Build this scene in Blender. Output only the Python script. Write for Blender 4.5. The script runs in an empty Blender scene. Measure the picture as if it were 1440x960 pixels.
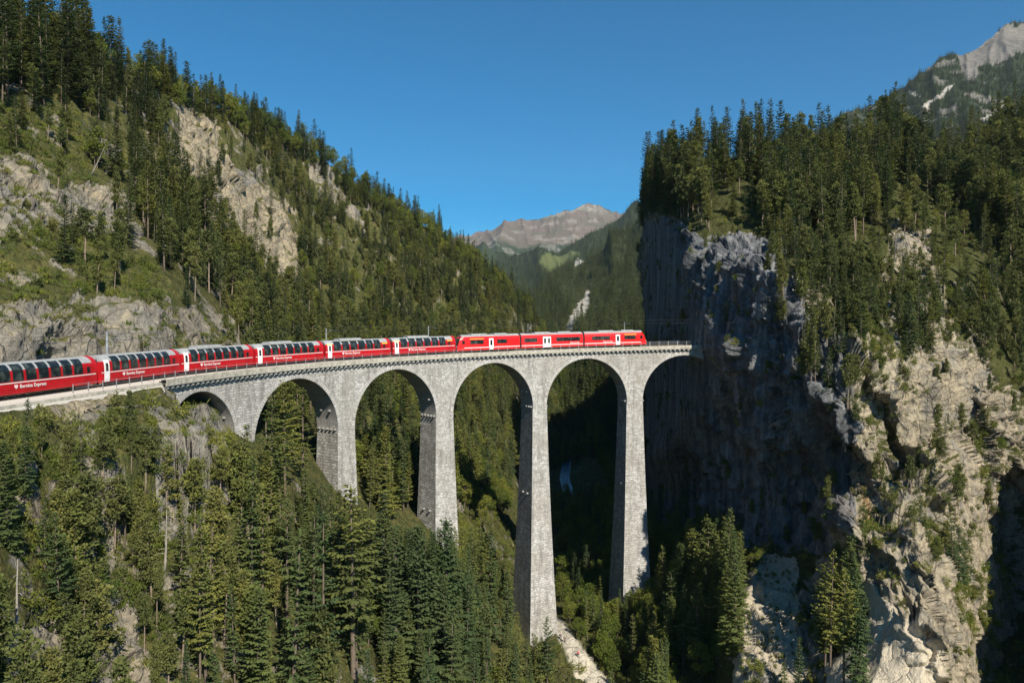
import bpy, bmesh, math, random
import numpy as np
from mathutils import Vector, Matrix, Quaternion
R_ = math.radians
rng = np.random.default_rng(7)
random.seed(7)
scene = bpy.context.scene
COL = scene.collection

# ------------------------------------------------------------------ camera, sky, sun, exposure
F = 1040.0                      # focal length in photo pixels (1440 wide)
PITCH = math.atan((480 - 464.12) / F)
cam_d = bpy.data.cameras.new('camera')
cam_d.sensor_width = 36; cam_d.lens = F / 1440 * 36
cam_d.clip_start = 0.5; cam_d.clip_end = 60000
cam = bpy.data.objects.new('camera', cam_d); COL.objects.link(cam)
cam.location = (0, 0, 0); cam.rotation_euler = (math.pi / 2 - PITCH, 0, 0)
scene.camera = cam

SUN_AZ = R_(26.3)               # to the right of straight behind the camera
SUN_EL = R_(41.0)
sunv = Vector((math.sin(SUN_AZ) * math.cos(SUN_EL), -math.cos(SUN_AZ) * math.cos(SUN_EL), math.sin(SUN_EL)))
world = bpy.data.worlds.new('World'); scene.world = world
world.use_nodes = True
wn = world.node_tree; wn.nodes.clear()
sky = wn.nodes.new('ShaderNodeTexSky'); sky.sky_type = 'NISHITA'; sky.sun_disc = False
sky.sun_elevation = SUN_EL; sky.sun_rotation = math.atan2(sunv.x, sunv.y)
sky.altitude = 1200; sky.air_density = 1.0; sky.dust_density = 0.0; sky.ozone_density = 7.0
bg = wn.nodes.new('ShaderNodeBackground'); bg.inputs[1].default_value = 0.073
wo = wn.nodes.new('ShaderNodeOutputWorld')
hs = wn.nodes.new('ShaderNodeHueSaturation'); hs.inputs['Saturation'].default_value = 1.4; hs.inputs['Hue'].default_value = .487
wn.links.new(sky.outputs[0], hs.inputs['Color']); wn.links.new(hs.outputs[0], bg.inputs[0]); wn.links.new(bg.outputs[0], wo.inputs[0])
sl = bpy.data.lights.new('sun', 'SUN'); sl.energy = 5.0; sl.angle = R_(0.5); sl.color = (1.0, 0.92, 0.79)
sun = bpy.data.objects.new('sun', sl); COL.objects.link(sun)
sun.rotation_euler = sunv.to_track_quat('Z', 'Y').to_euler()
scene.view_settings.view_transform = 'Standard'; scene.view_settings.look = 'None'
scene.view_settings.exposure = 0.65; scene.view_settings.gamma = 1.0
scene.view_settings.use_curve_mapping = False
scene.cycles.max_bounces = 5; scene.cycles.diffuse_bounces = 2; scene.cycles.glossy_bounces = 2
scene.cycles.transmission_bounces = 4; scene.cycles.volume_bounces = 0; scene.cycles.transparent_max_bounces = 4

# ------------------------------------------------------------------ helpers
ca, sa = math.cos(PITCH), math.sin(PITCH)
def P(px, py, d):
    """photo direction + distance along the axis -> world (arrays welcome)"""
    xc = (np.asarray(px, float) - 720) / F * d; yc = (480 - np.asarray(py, float)) / F * d
    return np.stack([xc + 0 * yc, yc * sa + d * ca, yc * ca - d * sa], -1)
def proj(p):
    p = np.asarray(p, float)
    d = p[..., 1] * ca - p[..., 2] * sa; yc = p[..., 1] * sa + p[..., 2] * ca
    return 720 + F * p[..., 0] / d, 480 - F * yc / d, d

def _hash(ix, iy, iz, s):
    h = (ix * 374761393 + iy * 668265263 + iz * 2147483647 + s * 974634777) & 0xffffffff
    h = ((h ^ (h >> 13)) * 1274126177) & 0xffffffff
    h = ((h ^ (h >> 16)) * 2246822519) & 0xffffffff
    return h ^ (h >> 15)
_G = np.array([[1,1,0],[-1,1,0],[1,-1,0],[-1,-1,0],[1,0,1],[-1,0,1],[1,0,-1],[-1,0,-1],[0,1,1],[0,-1,1],[0,1,-1],[0,-1,-1],[1,1,0],[-1,1,0],[0,-1,1],[0,-1,-1]], float)
def perlin(p, seed=0):
    pi = np.floor(p).astype(np.int64); pf = p - pi
    u = pf * pf * pf * (pf * (pf * 6 - 15) + 10)
    out = 0
    for dx in (0, 1):
        wx = u[..., 0] if dx else 1 - u[..., 0]
        for dy in (0, 1):
            wy = u[..., 1] if dy else 1 - u[..., 1]
            for dz in (0, 1):
                wz = u[..., 2] if dz else 1 - u[..., 2]
                g = _G[_hash(pi[..., 0] + dx, pi[..., 1] + dy, pi[..., 2] + dz, seed) & 15]
                dd = g[..., 0] * (pf[..., 0] - dx) + g[..., 1] * (pf[..., 1] - dy) + g[..., 2] * (pf[..., 2] - dz)
                out = out + wx * wy * wz * dd
    return out
def fbm(p, sc, oct=4, seed=0, gain=.5, lac=2.1):
    p = np.asarray(p) * np.asarray(sc); a = 1; o = 0
    for i in range(oct):
        o = o + a * perlin(p, seed + i); p = p * lac + 3.7; a *= gain
    return o
def ridged(p, sc, oct=4, seed=0, gain=.5, lac=2.1):
    p = np.asarray(p) * np.asarray(sc); a = 1; o = 0; w = 1
    for i in range(oct):
        n = (1 - np.abs(perlin(p, seed + i)) * 2.2) ** 2
        o = o + a * n * w; w = np.clip(n * 1.3, 0, 1); p = p * lac + 7.1; a *= gain
    return o
def facets(p, sc, seed=0, tilt=.9, jit=.9):
    """blocky broken-rock relief: every cell is a tilted facet at its own height"""
    q = np.asarray(p) * np.asarray(sc); b = np.floor(q).astype(np.int64); sh = q.shape[:-1]
    best = np.full(sh, 1e9); val = np.zeros(sh)
    for dx in (-1, 0, 1):
        for dy in (-1, 0, 1):
            for dz in (-1, 0, 1):
                h = _hash(b[..., 0] + dx, b[..., 1] + dy, b[..., 2] + dz, seed)
                fx = b[..., 0] + dx + .5 + ((h & 255) / 255. - .5) * jit - q[..., 0]
                fy = b[..., 1] + dy + .5 + (((h >> 8) & 255) / 255. - .5) * jit - q[..., 1]
                fz = b[..., 2] + dz + .5 + (((h >> 16) & 255) / 255. - .5) * jit - q[..., 2]
                d = fx * fx + fy * fy + fz * fz; m = d < best
                v = (((h >> 24) & 255) / 255. - .5) + tilt * (fx * (((h >> 4) & 255) / 128. - 1) + fy * (((h >> 12) & 255) / 128. - 1) + fz * (((h >> 20) & 255) / 128. - 1))
                best = np.where(m, d, best); val = np.where(m, v, val)
    return val
def sstep(a, b, x):
    t = np.clip((x - a) / (b - a), 0, 1); return t * t * (3 - 2 * t)

def mesh_np(name, V, Fc, mats=(), smooth=False, mi=None, attrs=None, uv=None):
    """V (n,3); Fc (m,k) array of equal sized faces, or a list of faces"""
    me = bpy.data.meshes.new(name)
    V = np.asarray(V, np.float32)
    if isinstance(Fc, np.ndarray):
        k = Fc.shape[1]; m = len(Fc)
        me.vertices.add(len(V)); me.vertices.foreach_set('co', V.ravel())
        me.loops.add(m * k); me.loops.foreach_set('vertex_index', Fc.astype(np.int32).ravel())
        me.polygons.add(m); me.polygons.foreach_set('loop_start', np.arange(0, m * k, k, dtype=np.int32))
        me.polygons.foreach_set('loop_total', np.full(m, k, np.int32))
        me.update(calc_edges=True)
    else:
        me.from_pydata([tuple(map(float, v)) for v in V], [], Fc); me.update()
    if uv is not None:
        l = me.uv_layers.new(name='UVMap')
        li = np.empty(len(me.loops), np.int32); me.loops.foreach_get('vertex_index', li)
        l.data.foreach_set('uv', np.asarray(uv, np.float32)[li].ravel())
    for a, v in (attrs or {}).items():
        at = me.attributes.new(a, 'FLOAT', 'POINT'); at.data.foreach_set('value', np.asarray(v, np.float32))
    for m_ in mats: me.materials.append(m_)
    if mi is not None: me.polygons.foreach_set('material_index', np.asarray(mi, np.int32))
    if smooth: me.polygons.foreach_set('use_smooth', np.ones(len(me.polygons), bool))
    return me
def link(name, me, parent=None, loc=None, label=None, cat=None, group=None, kind=None):
    o = bpy.data.objects.new(name, me); COL.objects.link(o)
    if parent is not None: o.parent = parent
    if loc is not None: o.location = loc
    if label: o['label'] = label
    if cat: o['category'] = cat
    if group: o['group'] = group
    if kind: o['kind'] = kind
    return o
def thing(name, label, cat, loc=(0, 0, 0), group=None):
    return link(name, None, None, loc, label, cat, group)

class MB:
    """collects simple shapes"""
    def __init__(s): s.v = []; s.f = []; s.m = []
    def add(s, V, Fc, mi=0):
        b = len(s.v); s.v += [tuple(map(float, v)) for v in V]; s.f += [tuple(i + b for i in f) for f in Fc]; s.m += [mi] * len(Fc)
    def box(s, x0, x1, y0, y1, z0, z1, mi=0, fn=None):
        V = [(x, y, z) for z in (z0, z1) for y in (y0, y1) for x in (x0, x1)]
        if fn: V = [fn(*v) for v in V]
        s.add(V, [(0, 2, 3, 1), (4, 5, 7, 6), (0, 1, 5, 4), (2, 6, 7, 3), (0, 4, 6, 2), (1, 3, 7, 5)], mi)
    def tube(s, pts, r, n=6, mi=0, cap=True):
        pts = [Vector(p) for p in pts]; rr = r if hasattr(r, '__len__') else [r] * len(pts)
        V = []; Fc = []
        for i, p in enumerate(pts):
            t = (pts[min(i + 1, len(pts) - 1)] - pts[max(i - 1, 0)]).normalized()
            a = t.cross(Vector((0, 0, 1)) if abs(t.z) < .9 else Vector((1, 0, 0))).normalized(); b = t.cross(a)
            for k in range(n):
                th = 2 * math.pi * k / n; V.append(p + (a * math.cos(th) + b * math.sin(th)) * rr[i])
        for i in range(len(pts) - 1):
            for k in range(n):
                Fc.append((i * n + k, i * n + (k + 1) % n, (i + 1) * n + (k + 1) % n, (i + 1) * n + k))
        if cap: Fc += [tuple(range(n - 1, -1, -1)), tuple((len(pts) - 1) * n + k for k in range(n))]
        s.add(V, Fc, mi)
    def mesh(s, name, mats, smooth=False): return mesh_np(name, s.v, s.f, mats, smooth, s.m)

# ------------------------------------------------------------------ materials
class NT:
    def __init__(s, name):
        s.m = bpy.data.materials.new(name); s.m.use_nodes = True; s.t = s.m.node_tree; s.t.nodes.clear()
        s.out = s.n('OutputMaterial')
    def n(s, t, **k):
        nd = s.t.nodes.new('ShaderNode' + t)
        for a, b in k.items(): setattr(nd, a, b)
        return nd
    def l(s, a, b): s.t.links.new(a, b)
    def setin(s, nd, i, v):
        if isinstance(v, bpy.types.NodeSocket): s.l(v, nd.inputs[i])
        else:
            x = nd.inputs[i]
            if hasattr(x.default_value, '__len__') and not hasattr(v, '__len__'): v = (v,) * len(x.default_value)
            if hasattr(x.default_value, '__len__') and len(x.default_value) == 4 and len(v) == 3: v = (*v, 1)
            x.default_value = v
    def math(s, op, a, b=0, clamp=False):
        nd = s.n('Math', operation=op, use_clamp=clamp); s.setin(nd, 0, a); s.setin(nd, 1, b); return nd.outputs[0]
    def mix(s, f, a, b, bt='MIX'):
        nd = s.n('Mix', data_type='RGBA', blend_type=bt); s.setin(nd, 0, f); s.setin(nd, 6, a); s.setin(nd, 7, b); return nd.outputs[2]
    def noise(s, co, sc, det=4, rough=.55, dist=0, out=0):
        nd = s.n('TexNoise'); s.l(co, nd.inputs['Vector']); nd.inputs['Scale'].default_value = sc
        nd.inputs['Detail'].default_value = det; nd.inputs['Roughness'].default_value = rough; nd.inputs['Distortion'].default_value = dist
        return nd.outputs[out]
    def ramp(s, f, lo, hi, a=0., b=1.):
        nd = s.n('MapRange', interpolation_type='SMOOTHSTEP'); s.setin(nd, 0, f); s.setin(nd, 1, lo); s.setin(nd, 2, hi); s.setin(nd, 3, a); s.setin(nd, 4, b); return nd.outputs[0]
    def vmul(s, co, v):
        nd = s.n('VectorMath', operation='MULTIPLY'); s.l(co, nd.inputs[0]); nd.inputs[1].default_value = v; return nd.outputs[0]
    def attr(s, name): nd = s.n('Attribute'); nd.attribute_name = name; return nd.outputs['Fac']
    def pos(s): return s.n('NewGeometry').outputs['Position']
    def bump(s, h, st, dist, normal=None):
        nd = s.n('Bump'); s.setin(nd, 'Strength', st); s.setin(nd, 'Distance', dist); s.l(h, nd.inputs['Height'])
        if normal is not None: s.l(normal, nd.inputs['Normal'])
        return nd.outputs[0]
    def finish(s, col, rough=.85, normal=None, metal=0, spec=.3, extra=None):
        b = s.n('BsdfPrincipled'); s.setin(b, 'Base Color', col); s.setin(b, 'Roughness', rough); s.setin(b, 'Metallic', metal)
        s.setin(b, 'Specular IOR Level', spec)
        if normal is not None: s.l(normal, b.inputs['Normal'])
        s.l(b.outputs[0], s.out.inputs[0]); return s.m

def terrain_mat(name, rockA, rockB, rockC, grassA, grassB, bsc=1.0, bstr=.9):
    t = NT(name); p = t.pos()
    ps = t.vmul(p, (1, 1, .65))
    big = t.noise(p, .045 * bsc, 4, .6); med = t.noise(ps, .22 * bsc, 6, .65, .6); fine = t.noise(p, 1.1 * bsc, 6, .7)
    streak = t.noise(t.vmul(p, (1, 1, .10)), .5 * bsc, 4, .6)
    streak2 = t.noise(t.vmul(p, (1, 1, .5)), .6 * bsc, 4, .6)
    crack = t.n('TexVoronoi', feature='DISTANCE_TO_EDGE'); crack.inputs['Scale'].default_value = .35 * bsc
    dp = t.n('VectorMath', operation='ADD'); t.l(ps, dp.inputs[0]); nz = t.n('TexNoise'); t.l(p, nz.inputs['Vector']); nz.inputs['Scale'].default_value = .3 * bsc; nz.inputs['Detail'].default_value = 4
    sc = t.n('VectorMath', operation='SCALE'); t.l(nz.outputs['Color'], sc.inputs[0]); sc.inputs['Scale'].default_value = 2.2 / bsc; t.l(sc.outputs[0], dp.inputs[1]); t.l(dp.outputs[0], crack.inputs['Vector'])
    cr = t.ramp(crack.outputs['Distance'], 0, .07)
    c = t.mix(t.ramp(big, .38, .62), rockA, rockB)
    c = t.mix(t.ramp(t.math('ADD', med, t.math('MULTIPLY', t.attr('tan'), .35)), .52, .72), c, rockC)
    c = t.mix(t.ramp(streak2, .3, .55, .5, 0), c, (.12, .12, .115))
    c = t.mix(t.math('MULTIPLY', t.math('SUBTRACT', 1, cr), .42), c, (.06, .058, .05))
    c = t.mix(t.math('MULTIPLY', t.ramp(fine, .34, .66, .62, 0), .85), c, (.08, .078, .07))
    c = t.mix(t.math('MULTIPLY', t.attr('pale'), t.ramp(med, .2, .6, .55, 1)), c, (.58, .51, .39))
    c = t.mix(t.math('MULTIPLY', t.attr('orange'), .8), c, (.50, .30, .12))
    c = t.mix(t.math('MULTIPLY', t.attr('wall'), .85), c, t.mix(t.ramp(t.noise(t.vmul(p, (1, 1, .07)), .45, 6, .7), .38, .66), (.06, .068, .08), (.24, .25, .26)))  # cliff wall: gorge shade mixed into the rock colour, with paler vertical streaks
    # vegetation
    nz_ = t.n('SeparateXYZ'); t.l(t.n('NewGeometry').outputs['Normal'], nz_.inputs[0])
    vf = t.math('ADD', t.attr('veg'), t.math('MULTIPLY', t.math('SUBTRACT', med, .5), 1.1))
    vf = t.math('ADD', vf, t.math('MULTIPLY', t.math('SUBTRACT', fine, .5), .9))
    vf = t.math('ADD', vf, t.math('MULTIPLY', t.math('SUBTRACT', nz_.outputs[2], .55), .55))
    vf = t.ramp(vf, .40, .58)
    gn = t.noise(p, .35 * bsc, 5, .7)
    g = t.mix(t.ramp(gn, .38, .62), grassA, grassB)
    g = t.mix(t.ramp(fine, .35, .7, .6, 0), g, (.022, .03, .010))
    c = t.mix(vf, c, g)
    c = t.mix(t.attr('path'), c, t.mix(fine, (.42, .38, .30), (.6, .56, .47)))
    h = t.math('ADD', t.math('MULTIPLY', med, 2.2), t.math('ADD', t.math('MULTIPLY', fine, .7), t.math('MULTIPLY', cr, .25)))
    h = t.math('ADD', h, t.math('MULTIPLY', t.noise(p, 4.5 * bsc, 4, .7), .32))
    return t.finish(c, .9, t.bump(h, bstr, .8 / bsc), spec=.15)
M = {}
M['rockL'] = terrain_mat('limestone_and_grass', (.29, .275, .24), (.36, .31, .225), (.43, .36, .24), (.07, .082, .024), (.145, .132, .045))
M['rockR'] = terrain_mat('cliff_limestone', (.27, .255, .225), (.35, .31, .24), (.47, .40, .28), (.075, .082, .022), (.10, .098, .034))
def far_mat(name, cols, sc, bump=1):
    t = NT(name); p = t.pos()
    n1 = t.noise(p, sc, 6, .65, .4); n2 = t.noise(p, sc * 6, 6, .7)
    c = t.mix(t.ramp(n1, .35, .65), cols[0], cols[1])
    c = t.mix(t.ramp(n2, .45, .7), c, cols[2])
    c = t.mix(t.attr('veg'), c, t.mix(t.ramp(n2, .4, .6), (.022, .036, .018), (.045, .06, .025)))
    c = t.mix(t.attr('meadow'), c, t.mix(n2, (.085, .11, .035), (.13, .14, .05)))
    c = t.mix(t.attr('pale'), c, t.mix(t.ramp(n2, .35, .6), (.22, .21, .19), (.46, .43, .37)))
    return t.finish(c, .95, t.bump(t.math('ADD', n1, t.math('MULTIPLY', n2, .4)), .8 * bump, .5 / sc * .1), spec=.1)
M['far'] = far_mat('distant_mountain_ground', [(.14, .105, .085), (.09, .085, .055), (.17, .145, .12)], .0035)
M['mid'] = far_mat('valley_slope_ground', [(.05, .055, .025), (.08, .075, .035), (.035, .045, .02)], .02)
M['crag'] = far_mat('alpine_ridge_ground', [(.15, .14, .125), (.09, .088, .08), (.21, .195, .17)], .012)

def foliage_mat(name, c1, c2, c3, trans=.25, seedv=0):
    t = NT(name)
    r = t.n('ObjectInfo').outputs['Random']
    p = t.pos()
    n = t.noise(p, .9, 3, .6); nb = t.noise(p, .03, 3, .6)
    c = t.mix(t.ramp(r, .0, 1.), c1, c2)
    c = t.mix(t.ramp(t.math('FRACT', t.math('MULTIPLY', r, 7.13)), .6, 1.0, 0, .75), c, c3)
    c = t.mix(t.math('MULTIPLY', t.ramp(n, .3, .7), .55), c, t.mix(1.0, c, (1.55, 1.45, 1.2), 'MULTIPLY'))
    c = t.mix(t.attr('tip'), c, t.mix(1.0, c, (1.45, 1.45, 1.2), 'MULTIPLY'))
    c = t.mix(t.ramp(nb, .42, .62, .0, .5), c, c3)
    d = t.n('BsdfDiffuse'); t.l(c, d.inputs[0]); tr = t.n('BsdfTranslucent'); t.l(c, tr.inputs[0])
    ms = t.n('MixShader'); ms.inputs[0].default_value = trans; t.l(d.outputs[0], ms.inputs[1]); t.l(tr.outputs[0], ms.inputs[2])
    t.l(ms.outputs[0], t.out.inputs[0]); return t.m
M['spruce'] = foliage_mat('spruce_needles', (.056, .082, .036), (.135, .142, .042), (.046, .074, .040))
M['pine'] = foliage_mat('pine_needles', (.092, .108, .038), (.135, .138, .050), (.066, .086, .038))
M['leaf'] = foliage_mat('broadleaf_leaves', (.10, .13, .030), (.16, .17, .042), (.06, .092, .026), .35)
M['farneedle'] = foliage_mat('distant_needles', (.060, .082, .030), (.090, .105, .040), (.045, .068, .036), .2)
def simple(name, c, rough=.6, metal=0, spec=.4, var=.25, sc=3., bump=0, bd=.02):
    t = NT(name); co = t.n('TexCoord').outputs['Object']
    n = t.noise(co, sc, 5, .65)
    col = t.mix(t.ramp(n, .3, .7), tuple(x * (1 - var) for x in c), tuple(min(1, x * (1 + var)) for x in c))
    return t.finish(col, rough, t.bump(n, bump, bd) if bump else None, metal, spec)
M['bark'] = simple('grey_brown_bark', (.13, .10, .075), .9, sc=2, bump=.5)
M['pinebark'] = simple('pale_pine_bark', (.22, .17, .13), .9, sc=2, bump=.5)
M['deadwood'] = simple('bleached_wood', (.27, .245, .21), .9, sc=3, bump=.4)
M['red'] = simple('red_carriage_paint', (.42, .010, .015), .32, spec=.5, var=.2, sc=.6)
M['brightred'] = simple('bright_red_railcar_paint', (.64, .014, .015), .3, spec=.5, var=.08, sc=.6)
M['white'] = simple('white_door_paint', (.78, .78, .76), .4, var=.05)
M['stripe'] = simple('white_stripe_paint', (.72, .62, .60), .45, var=.05)
M['roof'] = simple('light_grey_roof_paint', (.32, .33, .33), .5, var=.12, sc=1.2)
M['yellow'] = simple('yellow_class_stripe', (.75, .50, .06), .5, var=.05)
M['under'] = simple('black_underframe', (.02, .02, .022), .7)
M['steel'] = simple('galvanised_steel', (.42, .44, .45), .45, .6)
M['rail'] = simple('rail_steel', (.22, .17, .14), .5, .6)
M['wire'] = simple('contact_wire', (.06, .06, .06), .6, .3)
M['sleeper'] = simple('dark_sleepers', (.10, .085, .07), .9)
M['concrete'] = simple('pale_parapet_concrete', (.38, .36, .30), .85, var=.3, sc=1.5, bump=.3)
M['corbel'] = simple('corbel_stone', (.46, .45, .42), .85, var=.2, sc=2)
t = NT('ballast_gravel'); p = t.pos(); v = t.n('TexVoronoi'); t.l(p, v.inputs['Vector']); v.inputs['Scale'].default_value = 9
c = t.mix(t.noise(p, 3, 4), (.20, .18, .155), (.42, .39, .34)); c = t.mix(t.ramp(v.outputs['Distance'], 0, .6, .5, 0), (.5, .47, .42), c)
M['ballast'] = t.finish(c, .95, t.bump(v.outputs['Distance'], 1, .05), spec=.1)
# glass: dark tinted with faint interior variation
t = NT('tinted_coach_glass'); co = t.n('TexCoord').outputs['Object']
c = t.mix(t.ramp(t.noise(co, 1.3, 3), .45, .7), (.012, .018, .020), (.06, .075, .068))
M['glass'] = t.finish(c, .06, spec=.55)
# masonry, uv in metres
def masonry(name, bstr, lo=.25, hi=.58, bw=.82, bh=.42, dark=.14, tint=(1, .98, .93), bd=.16):
    t = NT(name); uv = t.n('UVMap').outputs[0]
    nz = t.n('TexNoise'); t.l(uv, nz.inputs['Vector']); nz.inputs['Scale'].default_value = 1.6; nz.inputs['Detail'].default_value = 4
    vs = t.n('VectorMath', operation='SCALE'); sb = t.n('VectorMath', operation='SUBTRACT'); t.l(nz.outputs['Color'], sb.inputs[0]); sb.inputs[1].default_value = (.5, .5, .5)
    t.l(sb.outputs[0], vs.inputs[0]); vs.inputs['Scale'].default_value = .55
    ad = t.n('VectorMath', operation='ADD'); t.l(uv, ad.inputs[0]); t.l(vs.outputs[0], ad.inputs[1])
    b = t.n('TexBrick'); b.offset = .5; b.squash = 1.25; b.squash_frequency = 3
    t.l(ad.outputs[0], b.inputs['Vector'])
    b.inputs['Color1'].default_value = (0, 0, 0, 1); b.inputs['Color2'].default_value = (1, 1, 1, 1); b.inputs['Mortar'].default_value = (.5, .5, .5, 1)
    b.inputs['Scale'].default_value = 1; b.inputs['Mortar Size'].default_value = .045; b.inputs['Mortar Smooth'].default_value = .5
    b.inputs['Brick Width'].default_value = bw; b.inputs['Row Height'].default_value = bh; b.inputs['Bias'].default_value = 0
    g = t.n('RGBToBW'); t.l(b.outputs['Color'], g.inputs[0])
    big = t.noise(uv, .12, 4, .6); stain = t.noise(t.vmul(uv, (1, .12, 1)), .9, 4, .65); fine = t.noise(uv, 5, 5, .7)
    c = t.mix(g.outputs[0], tuple(lo * x for x in tint), tuple(hi * x for x in tint))
    c = t.mix(t.ramp(fine, .3, .75, .0, .5), c, tuple(hi * 1.12 * x for x in tint))
    c = t.mix(t.ramp(big, .35, .65, .0, .45), c, (.30, .27, .22))
    c = t.mix(t.ramp(t.noise(t.vmul(uv, (1, .25, 1)), .35, 5, .7), .52, .70, 0, .5), c, (.20, .195, .185))
    c = t.mix(t.ramp(stain, .30, .52, .62, 0), c, (.15, .145, .135))
    c = t.mix(t.math('MULTIPLY', b.outputs['Fac'], .75), c, (dark, dark, dark))
    c = t.mix(t.ramp(t.noise(uv, 2.2, 3, .6), .62, .72, 0, .6), c, (.12, .115, .10))
    h = t.math('ADD', t.math('MULTIPLY', t.math('SUBTRACT', 1, b.outputs['Fac']), .8), t.math('ADD', t.math('MULTIPLY', g.outputs[0], .5), t.math('MULTIPLY', fine, .9)))
    return t.finish(c, .9, t.bump(h, bstr, bd), spec=.15)
M['mason'] = masonry('grey_limestone_masonry', .55)
M['rough_mason'] = masonry('rock_faced_masonry', 1.0, .20, .56, 1.0, .55, .06, bd=.5)
M['ring'] = masonry('arch_ring_stone', .5, .34, .54, .42, 1.2)
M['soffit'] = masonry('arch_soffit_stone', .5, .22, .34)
t = NT('river_water'); p = t.pos(); M['water'] = t.finish(t.mix(t.noise(p, .25, 4), (.06, .16, .20), (.20, .32, .36)), .12, t.bump(t.noise(p, 1.2, 4), .5, .3), spec=.5)

# ------------------------------------------------------------------ the railway line (arc fitted to the photograph)
TH0, K1, K2, GR, X0, Z0, HR = .2001, .00853, 1e-5, .022, 33.18, 182.94, 3.81
_s = np.arange(-80, 260, .25)
_th = np.where(_s < 125, TH0 + K1 * _s + K2 * _s ** 2, TH0 + K1 * 125 + K2 * 125 ** 2)
i0 = int(np.argmin(abs(_s)))
_x = -np.cumsum(np.cos(_th)) * .25; _y = -np.cumsum(np.sin(_th)) * .25
_x += X0 - _x[i0]; _y += Z0 - _y[i0]
def track(s, off=0., z=0.):
    """point at arc length s, off metres towards the camera side, z above the rail"""
    x = np.interp(s, _s, _x); y = np.interp(s, _s, _y); T = np.interp(s, _s, _th)
    return np.stack(np.broadcast_arrays(x + np.sin(T) * off, y - np.cos(T) * off, z - HR - GR * np.asarray(s, float)), -1)
def heading(s): return float(np.interp(s, _s, _th))

# ------------------------------------------------------------------ terrain patches
def tps(pts):
    pts = np.asarray(pts, float); X = pts[:, :2] / 100; v = np.log(pts[:, 2])
    n = len(X)
    def ph(r2): return np.where(r2 > 0, r2 * np.log(np.maximum(r2, 1e-12)) * .5, 0)
    D = ((X[:, None] - X[None]) ** 2).sum(-1)
    A = np.zeros((n + 3, n + 3)); A[:n, :n] = ph(D) + np.eye(n) * .02; A[:n, n] = 1; A[:n, n + 1:] = X; A[n:, :n] = A[:n, n:].T
    w = np.linalg.solve(A, np.concatenate([v, np.zeros(3)]))
    def f(px, py):
        q = np.stack([np.ravel(px), np.ravel(py)], -1) / 100; o = np.empty(len(q))
        for a in range(0, len(q), 40000):
            qq = q[a:a + 40000]; D = ((qq[:, None] - X[None]) ** 2).sum(-1)
            o[a:a + 40000] = ph(D) @ w[:n] + w[n] + qq @ w[n + 1:]
        return np.exp(o).reshape(np.shape(px))
    return f
def inpoly(px, py, poly):
    r = np.zeros(np.shape(px), bool); n = len(poly)
    for i in range(n):
        x1, y1 = poly[i]; x2, y2 = poly[(i + 1) % n]
        c = ((y1 > py) != (y2 > py)) & (px < (x2 - x1) * (py - y1) / (y2 - y1 + 1e-9) + x1)
        r ^= c
    return r
def polyline_sd(px, py, line):
    """distance and signed side to a polyline (positive = right of the direction of travel on screen)"""
    best = np.full(np.shape(px), 1e9); side = np.zeros(np.shape(px)); tt = np.zeros(np.shape(px))
    n = len(line) - 1
    for i in range(n):
        x1, y1 = line[i]; x2, y2 = line[i + 1]; dx, dy = x2 - x1, y2 - y1; L2 = dx * dx + dy * dy
        t_ = np.clip(((px - x1) * dx + (py - y1) * dy) / L2, 0, 1)
        d = np.hypot(px - x1 - t_ * dx, py - y1 - t_ * dy); m = d < best
        best = np.where(m, d, best); side = np.where(m, np.sign(dx * (py - y1) - dy * (px - x1)), side); tt = np.where(m, (i + t_) / n, tt)
    return best, side, tt

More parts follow.
